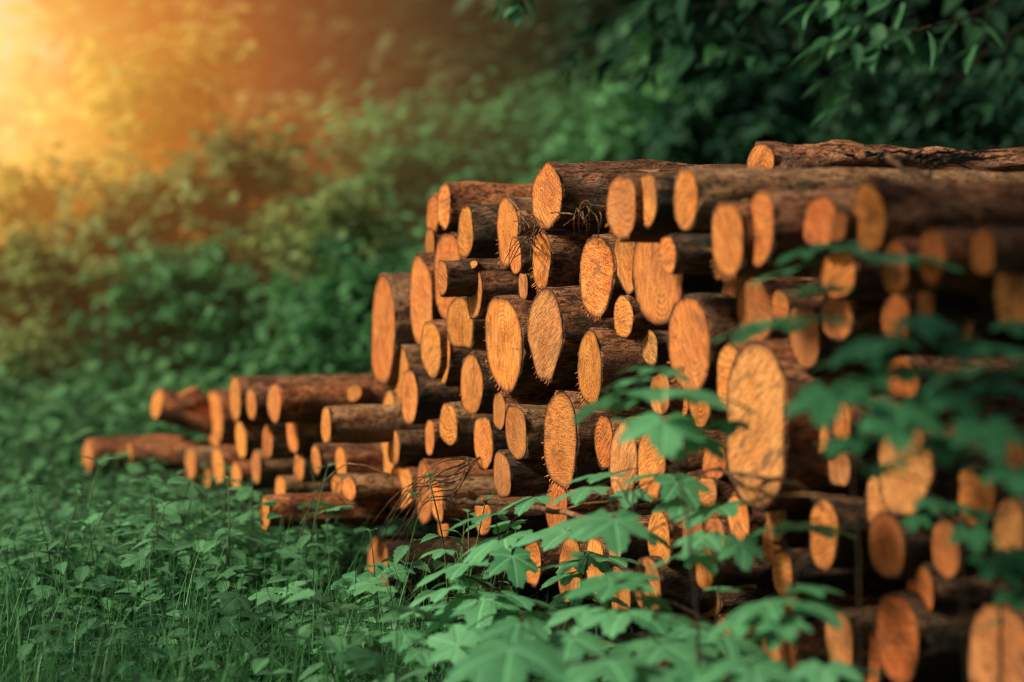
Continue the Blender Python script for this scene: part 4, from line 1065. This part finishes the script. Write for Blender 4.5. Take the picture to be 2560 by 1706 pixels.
def crown(name, label, px, ytop, ybot, wpx, D, mat, nclump, per, leaf, seed, cat='shrub', group=None, lean=0.0, trunk_r=.03, drop=0.15, proto=None, ball=.22):
    rs = np.random.default_rng(seed); rr = random.Random(seed)
    top = at(px, ytop, D); bot = at(px, ybot, D)
    W = wpx / 2 * D / F
    base = Vector((top.x - lean, D, 0))
    H0, H1 = max(.05, bot.z), top.z
    root = thing(name, label, cat, base, 0, group)
    tr, lf = Geo(), Geo()
    fork = Vector((lean * .4, 0, max(.1, H0 + (H1 - H0) * .15)))
    tube(tr, smooth_path([(0, 0, 0), fork * .5 + Vector((.02, 0, 0)), fork], 4, .004), [trunk_r * (1 - .4 * i / 8) for i in range(9)], 7, rough=.08)
    cl = []
    for i in range(nclump):
        a = rr.uniform(0, 6.28); q = rr.random() ** .6
        hz = rr.random()
        wz = math.sin(math.pi * (.12 + .80 * hz)) ** .6
        c = Vector((lean + math.cos(a) * q * W * wz, math.sin(a) * q * W * .7 * wz, H0 + (H1 - H0) * hz - ball * .5 * hz))
        cl.append(c)
        tube(tr, smooth_path([fork, (fork + c) / 2 + Vector((rr.uniform(-.05, .05), 0, rr.uniform(-.04, .06))), c], 3, .003), [trunk_r * .4 * (1 - .8 * k / 6) + .002 for k in range(7)], 5)
    for c in cl:
        n = int(per * rr.uniform(.5, 1.4))
        rad = ball * D / 12 * rr.uniform(.6, 1.35)
        d = rs.normal(size=(n, 3)); d /= np.linalg.norm(d, axis=1)[:, None]
        if cat == 'shrub':                       # feathery shoots fanning out of the clump
            ns = 7
            U = rs.normal(size=(ns, 3)) * np.array([1, .8, .55]) + np.array([0, 0, .75]); U /= np.linalg.norm(U, axis=1)[:, None]
            k = rs.integers(0, ns, n); s_ = rs.random(n)
            P = np.array(c) + U[k] * (s_ * rad * 2.1)[:, None] + d * (rad * .42 * (1.05 - s_))[:, None] + np.stack([0 * s_, 0 * s_, -rad * .5 * s_ ** 2], 1)
        else:
            P = np.array(c) + d * (rad * rs.random(n) ** .45)[:, None] * np.array([1.2, 1, .75])
        P[:, 2] = np.maximum(P[:, 2], .04)
        sh = .46 + .20 * d[:, 2] + rs.normal(0, .07, n) + rr.uniform(-.20, .22)  # clump tops lighter: light from above put into the leaf tone
        az = np.arctan2(d[:, 1], d[:, 0]) + rs.normal(0, .7, n)
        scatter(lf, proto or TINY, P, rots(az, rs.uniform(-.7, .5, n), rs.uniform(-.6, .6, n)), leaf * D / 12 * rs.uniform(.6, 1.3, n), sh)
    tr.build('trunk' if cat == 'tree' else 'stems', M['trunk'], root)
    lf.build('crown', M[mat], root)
    return root

GB = 'shrubs at the edge of the clearing'
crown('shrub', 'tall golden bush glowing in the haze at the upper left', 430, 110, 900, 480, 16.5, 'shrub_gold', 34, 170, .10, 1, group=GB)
crown('shrub', 'golden bush at the left edge under the haze glow', 60, 400, 930, 380, 15.4, 'shrub_gold', 26, 150, .09, 2, group=GB)
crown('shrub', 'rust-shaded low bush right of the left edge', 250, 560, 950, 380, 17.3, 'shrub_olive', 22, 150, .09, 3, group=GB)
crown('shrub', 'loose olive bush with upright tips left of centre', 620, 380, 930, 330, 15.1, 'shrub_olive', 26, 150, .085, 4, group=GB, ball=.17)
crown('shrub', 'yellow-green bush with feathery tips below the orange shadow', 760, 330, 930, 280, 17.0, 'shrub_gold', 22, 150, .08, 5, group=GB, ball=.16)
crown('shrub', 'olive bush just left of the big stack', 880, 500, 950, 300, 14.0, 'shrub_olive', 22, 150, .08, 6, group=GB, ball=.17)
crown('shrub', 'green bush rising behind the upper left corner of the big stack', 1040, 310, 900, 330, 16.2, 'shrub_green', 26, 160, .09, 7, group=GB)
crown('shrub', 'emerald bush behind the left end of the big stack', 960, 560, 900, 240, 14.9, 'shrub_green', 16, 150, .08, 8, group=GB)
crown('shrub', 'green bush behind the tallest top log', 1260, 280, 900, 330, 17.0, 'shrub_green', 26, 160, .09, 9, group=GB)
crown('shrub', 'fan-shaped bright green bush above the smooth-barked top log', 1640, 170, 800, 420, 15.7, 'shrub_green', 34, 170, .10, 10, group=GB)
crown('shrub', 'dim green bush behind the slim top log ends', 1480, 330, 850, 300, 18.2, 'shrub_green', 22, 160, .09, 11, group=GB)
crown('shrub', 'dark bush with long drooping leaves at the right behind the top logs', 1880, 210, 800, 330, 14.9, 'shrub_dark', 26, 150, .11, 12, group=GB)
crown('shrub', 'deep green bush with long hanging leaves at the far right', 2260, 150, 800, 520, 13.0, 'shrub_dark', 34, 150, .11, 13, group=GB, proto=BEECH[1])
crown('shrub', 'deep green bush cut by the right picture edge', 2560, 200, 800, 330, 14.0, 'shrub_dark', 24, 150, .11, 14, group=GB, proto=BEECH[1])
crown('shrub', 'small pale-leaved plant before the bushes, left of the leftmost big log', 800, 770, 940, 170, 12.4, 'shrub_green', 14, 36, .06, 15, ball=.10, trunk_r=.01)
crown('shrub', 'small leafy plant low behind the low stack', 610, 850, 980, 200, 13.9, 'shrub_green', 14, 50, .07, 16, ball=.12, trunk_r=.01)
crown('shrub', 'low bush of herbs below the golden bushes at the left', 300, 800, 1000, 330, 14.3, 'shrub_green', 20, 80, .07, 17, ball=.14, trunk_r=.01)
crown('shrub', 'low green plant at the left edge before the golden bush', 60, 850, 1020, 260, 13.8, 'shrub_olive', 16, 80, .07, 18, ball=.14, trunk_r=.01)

for i, (px, yt, D, w_, m_, lab) in enumerate([
    (180, 330, 19.5, 420, 'shrub_gold', 'tall golden shrub behind the left edge bushes'), (560, 300, 20.0, 420, 'shrub_olive', 'tall olive shrub filling the gap left of centre'),
    (900, 360, 19.0, 420, 'shrub_olive', 'tall olive shrub behind the pale bushes left of the big stack'), (1180, 330, 20.5, 420, 'shrub_green', 'tall green shrub far behind the top logs'),
    (1480, 260, 20.0, 420, 'shrub_green', 'tall green shrub far behind the slim top log ends'), (340, 480, 15.0, 330, 'shrub_olive', 'olive shrub between the golden bush and the low stack'),
    (730, 560, 15.0, 330, 'shrub_olive', 'olive shrub with raised shoots above the low stack'), (120, 640, 14.6, 300, 'shrub_olive', 'dull olive shrub low at the left edge'),
    (500, 640, 14.2, 300, 'shrub_green', 'green shrub low behind the crooked reddish log'), (880, 680, 13.6, 240, 'shrub_green', 'green shrub low beside the leftmost big log'),
    (1000, 420, 15.6, 300, 'shrub_green', 'fresh green shrub left of the topmost corner log')]):
    crown('shrub', lab, px, yt, 950, w_, D, m_, 34, 170, .085, 60 + i, group=GB)

GT = 'trees of the dark wood'
def tree(label, px, D, H, W, mat, n, per, seed, leaf=.16, tr=.12):
    yt = 620 - (H - 1.07) / D * F; yb = 620 - (.9 - 1.07) / D * F
    return crown('tree', label, px, yt, yb, W / D * F, D, mat, n, per, leaf, seed, cat='tree', group=GT, trunk_r=tr, ball=.55)
tree('brownish tree standing in the orange haze left of centre', 700, 23.0, 7.5, 3.2, 'wood_far', 60, 150, 31)
tree('dim tree behind the orange shadow, top left of the stack', 1050, 23.5, 8, 3.4, 'wood_far', 60, 150, 32)
tree('dark tree above the middle of the big stack', 1400, 22.0, 8, 3.4, 'wood_far', 60, 150, 33)
tree('dark tree above the smooth-barked top log', 1760, 20.5, 7.5, 3.2, 'shrub_dark', 60, 150, 34)
tree('very dark tree behind the hanging branch', 2100, 18.5, 7, 3.0, 'shrub_dark', 60, 150, 35)
tree('very dark tree at the upper right corner', 2480, 17.5, 7, 3.0, 'shrub_dark', 60, 150, 36)
tree('thin-crowned tree fading into the glow', 380, 24, 5, 2.6, 'shrub_olive', 26, 110, 37)
# far-off wood: one mass of dark foliage closing the clearing
g = Geo(); n = 26000
P = np.stack([rng.uniform(-19, 24, n), rng.uniform(26, 33, n), rng.random(n) ** .9 * 10], 1)
gap = np.hypot((P[:, 0] + 7.5) / 4.2, (P[:, 2] - 5.5) / 4.2)
P = P[gap > 1 + .25 * rng.normal(size=n)]; n = len(P)
scatter(g, TINY, P, rots(rng.uniform(0, 6.28, n), rng.uniform(-.8, .6, n), rng.uniform(-.6, .6, n)), rng.uniform(.4, .85, n), .45 + rng.normal(0, .2, n))
tag(g.build('far_wood', M['wood_far']), 'dark far-off wood closing the clearing', 'wood', kind='stuff')
g = Geo()
hv = []
for i in range(61):
    x = -30 + i
    hv.append((x, 33.6 + .8 * noise.noise(Vector((x * .4, 0, 0))), -.3)); 
    gp = math.exp(-((x + 9) / 4.0) ** 2)
    hv.append((x, 33.6 + 1.4 * noise.noise(Vector((x * .4, 0, 3))), 9.5 - 8.2 * gp + .7 * noise.noise(Vector((x * .8, 7, 0)))))
g.add(hv, [(2 * i, 2 * i + 2, 2 * i + 3, 2 * i + 1) for i in range(60)])
t = NT('wooded_slope'); nz = t.noise(t.n('TexCoord').outputs['Object'], 1.6, 6, .7)
t.finish(t.bsdf(t.ramp(nz, [(.4, (.004, .007, .003)), (.7, (.02, .028, .010))]), 1.0, None, 0)); M['slope'] = t.m
tag(g.build('hill', M['slope']), kind='structure')

# ------------------------------------------------------------------ overhanging branch with smooth oval leaves, upper right
def branch(label, limb, shoots, seed, mat, leaf, D, name='hanging_branch'):
    rs = random.Random(seed)
    root = thing(name, label, 'branch', at(*limb[0]))
    base = at(*limb[0])
    g, lf = Geo(), Geo()
    L = smooth_path([at(*p) for p in limb], 8, .003)
    tube(g, [p - base for p in L], [.008 * (1 - .75 * i / (len(L) - 1)) for i in range(len(L))], 7, rough=.06)
    for sh in shoots:
        S = smooth_path([at(*p) for p in sh], 6, .002)
        tube(g, [p - base for p in S], [.0045 * (1 - .7 * i / (len(S) - 1)) for i in range(len(S))], 5)
        for i in range(1, len(S)):
            if i % 2 and rs.random() < .95:
                d = (S[i] - S[i - 1]).normalized()
                az = math.atan2(d.y, d.x) + (1 if (i // 2) % 2 else -1) * rs.uniform(.5, 1.1)
                Rm = rots(az, R(rs.uniform(-55, -5)), R(rs.uniform(-50, 50)))
                scatter(lf, BEECH[rs.randrange(2)], np.array(S[i] - base)[None, :], Rm, leaf * rs.uniform(.7, 1.25), [.5 + rs.uniform(-.3, .4)])
        Rm = rots(math.atan2(d.y, d.x), R(-30), 0)
        scatter(lf, BEECH[0], np.array(S[-1] - base)[None, :], Rm, leaf, [.7])
    g.build('limb', M['trunk'], root); lf.build('leaves', M[mat], root)
M['branch_leaf'] = mat_leaf('hanging_branch_leaf', (0.018, 0.08, 0.036), (0.10, 0.30, 0.135), 0.30, 'pinnate', 0.55, bump=.3, spec=.2)
M['branch_leaf_dark'] = mat_leaf('shaded_branch_leaf', (0.004, 0.022, 0.011), (0.020, 0.075, 0.036), 0.2, None, 0.7, spec=.1)  # dark copy of the branch leaf, its shade put into the colour
branch('leafy branch with lit oval leaves hanging into the upper right', [(2700, -120, 7.75), (2420, 40, 7.62), (2250, 85, 7.50), (2160, 110, 7.50)],
    [[(2330, 70, 6.05), (2240, 75, 7.50), (2180, 60, 7.50), (2120, 65, 7.50)], [(2250, 85, 7.50), (2200, 120, 7.50), (2140, 165, 7.44), (2080, 190, 7.44)], [(2300, 80, 7.50), (2290, 40, 7.50), (2250, 0, 7.50), (2200, -40, 7.50)],
     [(2200, 110, 7.50), (2150, 110, 7.38), (2090, 100, 7.38), (2050, 110, 7.38)], [(2160, 130, 7.50), (2130, 200, 7.50), (2100, 260, 7.50)], [(2400, 50, 7.62), (2360, 110, 7.62), (2320, 130, 7.62)],
     [(2240, -60, 7.50), (2160, -20, 7.50), (2080, 0, 7.50), (2020, 10, 7.50)], [(2420, 40, 7.62), (2460, 80, 7.62), (2430, 120, 7.62)]], 41, 'branch_leaf', .135, 6)
branch('dark shaded branch reaching left along the top edge', [(2500, -220, 8.84), (2100, -60, 8.97), (1800, 10, 9.10), (1560, 40, 9.10)],
    [[(1900 - 90 * k, -10 + 8 * k, 9.10), (1880 - 95 * k, 50 + 6 * k, 9.10), (1840 - 95 * k, 110 + 10 * (k % 3), 9.10), (1810 - 95 * k, 150 + 22 * (k % 3), 9.10)] for k in range(5)] +
    [[(2050 - 80 * k, -60, 8.84), (2030 - 80 * k, 20, 8.84), (2060 - 80 * k, 90, 8.84), (2040 - 80 * k, 170 + 20 * (k % 2), 8.84)] for k in range(6)], 42, 'branch_leaf_dark', .14, 7)
branch('dark drooping branch with dense leaves at the right edge, above the thick logs', [(2750, -60, 9.62), (2560, 60, 9.62), (2400, 190, 9.62), (2300, 300, 9.62)],
    [[(2650 - 60 * k, 10 + 40 * k, 9.62), (2620 - 60 * k, 90 + 36 * k, 9.49), (2600 - 60 * k, 170 + 30 * k, 9.49), (2570 - 60 * k, 250 + 18 * k, 9.49)] for k in range(3)] +
    [[(2600 - 90 * k, -80, 9.88), (2580 - 90 * k, 10, 9.88), (2540 - 90 * k, 110, 9.75), (2520 - 90 * k, 190, 9.75)] for k in range(3)], 43, 'branch_leaf_dark', .14, 7)
branch('small sprig poking in at the top edge above the tallest top log', [(1330, -90, 7.2), (1290, -40, 7.2), (1262, 0, 7.2)],
    [[(1290, -40, 7.2), (1275, -10, 7.2), (1240, 12, 7.2)], [(1300, -50, 7.2), (1310, -10, 7.2), (1290, 14, 7.2)]], 44, 'branch_leaf', .08, 7)

# unseen tree added beside the camera, its crown shaped to shade the near end
def shade_tree():
    root = thing('tree', 'unseen tree added beside the camera, its crown shading the near end of the stack', 'tree', (-3.0, .6, 0))
    g, lf = Geo(), Geo()
    tube(g, smooth_path([(0, 0, 0), (.05, 0, 1.2), (.3, .1, 2.2), (1.4, .8, 2.6), (2.2, 1.4, 2.6)], 5, .01), [.16 - .006 * i for i in range(21)], 10, rough=.05)
    n = 420
    d = rng.normal(size=(n, 3)); d /= np.linalg.norm(d, axis=1)[:, None]
    P = np.array([2.50, 1.72, 2.15]) + d * (rng.random(n) ** .4)[:, None] * np.array([.55, .75, .35])
    scatter(lf, BEECH[0], P, rots(rng.uniform(0, 6.28, n), rng.uniform(-.8, .4, n), rng.uniform(-.5, .5, n)), rng.uniform(.1, .2, n), rng.uniform(.2, .8, n))
    for k in range(10):
        tube(g, [(2.1, 1.35, 2.6), tuple(P[k * 37])], [.03, .006], 5)
    g.build('trunk', M['trunk'], root); lf.build('crown', M['shrub_dark'], root)
shade_tree()

# ------------------------------------------------------------------ haze
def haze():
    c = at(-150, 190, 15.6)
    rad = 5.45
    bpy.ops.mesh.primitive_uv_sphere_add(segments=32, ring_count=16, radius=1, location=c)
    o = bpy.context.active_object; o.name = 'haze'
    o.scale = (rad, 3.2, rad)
    t = NT('self_lit_haze')
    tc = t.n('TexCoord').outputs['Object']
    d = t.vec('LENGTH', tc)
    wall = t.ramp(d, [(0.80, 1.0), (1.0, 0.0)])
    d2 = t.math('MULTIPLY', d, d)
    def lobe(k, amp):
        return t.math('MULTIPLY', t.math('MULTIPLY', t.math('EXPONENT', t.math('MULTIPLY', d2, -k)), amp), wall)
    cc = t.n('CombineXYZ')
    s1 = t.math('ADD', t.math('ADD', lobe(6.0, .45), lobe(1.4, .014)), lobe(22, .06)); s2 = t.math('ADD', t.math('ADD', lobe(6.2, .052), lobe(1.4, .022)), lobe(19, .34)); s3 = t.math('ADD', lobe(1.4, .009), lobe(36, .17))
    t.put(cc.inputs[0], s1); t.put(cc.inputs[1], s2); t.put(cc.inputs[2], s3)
    e = t.n('Emission'); t.put(e.inputs['Color'], cc.outputs[0]); e.inputs['Strength'].default_value = HAZE  # emission stands in for sunlight scattered by the haze
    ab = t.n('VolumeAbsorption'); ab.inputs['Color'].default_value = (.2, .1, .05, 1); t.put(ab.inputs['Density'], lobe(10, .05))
    ad = t.n('AddShader'); t.t.links.new(e.outputs[0], ad.inputs[0]); t.t.links.new(ab.outputs[0], ad.inputs[1])
    t.finish(None, ad.outputs[0])
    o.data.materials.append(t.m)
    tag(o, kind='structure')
    o['label'] = 'warm haze over the clearing, its glow added in place of low sun'
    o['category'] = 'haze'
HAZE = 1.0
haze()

# ------------------------------------------------------------------ light
SUN_DIR = Vector((-.76, -.30, .60)).normalized()
el = math.asin(SUN_DIR.z)
w = bpy.data.worlds.new('World'); scene.world = w; w.use_nodes = True
nt = w.node_tree; nt.nodes.clear()
out = nt.nodes.new('ShaderNodeOutputWorld'); bg = nt.nodes.new('ShaderNodeBackground')
sky = nt.nodes.new('ShaderNodeTexSky'); sky.sky_type = 'NISHITA'; sky.sun_disc = False
sky.sun_elevation = el; sky.sun_rotation = math.atan2(SUN_DIR.x, SUN_DIR.y)
sky.dust_density = 3.0
mx = nt.nodes.new('ShaderNodeMixRGB'); mx.blend_type = 'MULTIPLY'; mx.inputs[0].default_value = 1
mx.inputs[2].default_value = (1.0, 0.93, 0.74, 1)
nt.links.new(sky.outputs[0], mx.inputs[1]); nt.links.new(mx.outputs[0], bg.inputs[0])
bg.inputs[1].default_value = 0.08
nt.links.new(bg.outputs[0], out.inputs[0])
ld = bpy.data.lights.new('sun', 'SUN'); ld.energy = 4.6; ld.angle = R(9); ld.color = (1.0, .86, .66)
lo = bpy.data.objects.new('sun', ld); lo.rotation_euler = SUN_DIR.to_track_quat('Z', 'Y').to_euler(); lo.location = (-6, -3, 8)
link(lo)

scene.render.engine = 'CYCLES'
scene.view_settings.view_transform = 'Standard'
scene.view_settings.look = 'None'
scene.view_settings.exposure = 0
cy = scene.cycles
cy.pixel_filter_type = 'BLACKMAN_HARRIS'; cy.filter_width = 1.15
cy.use_denoising = True
cy.denoiser = 'OPENIMAGEDENOISE'
cy.max_bounces = 6; cy.diffuse_bounces = 3; cy.glossy_bounces = 2; cy.transmission_bounces = 4; cy.transparent_max_bounces = 4; cy.volume_bounces = 0
cy.volume_step_rate = 2.0
cy.sample_clamp_indirect = 4
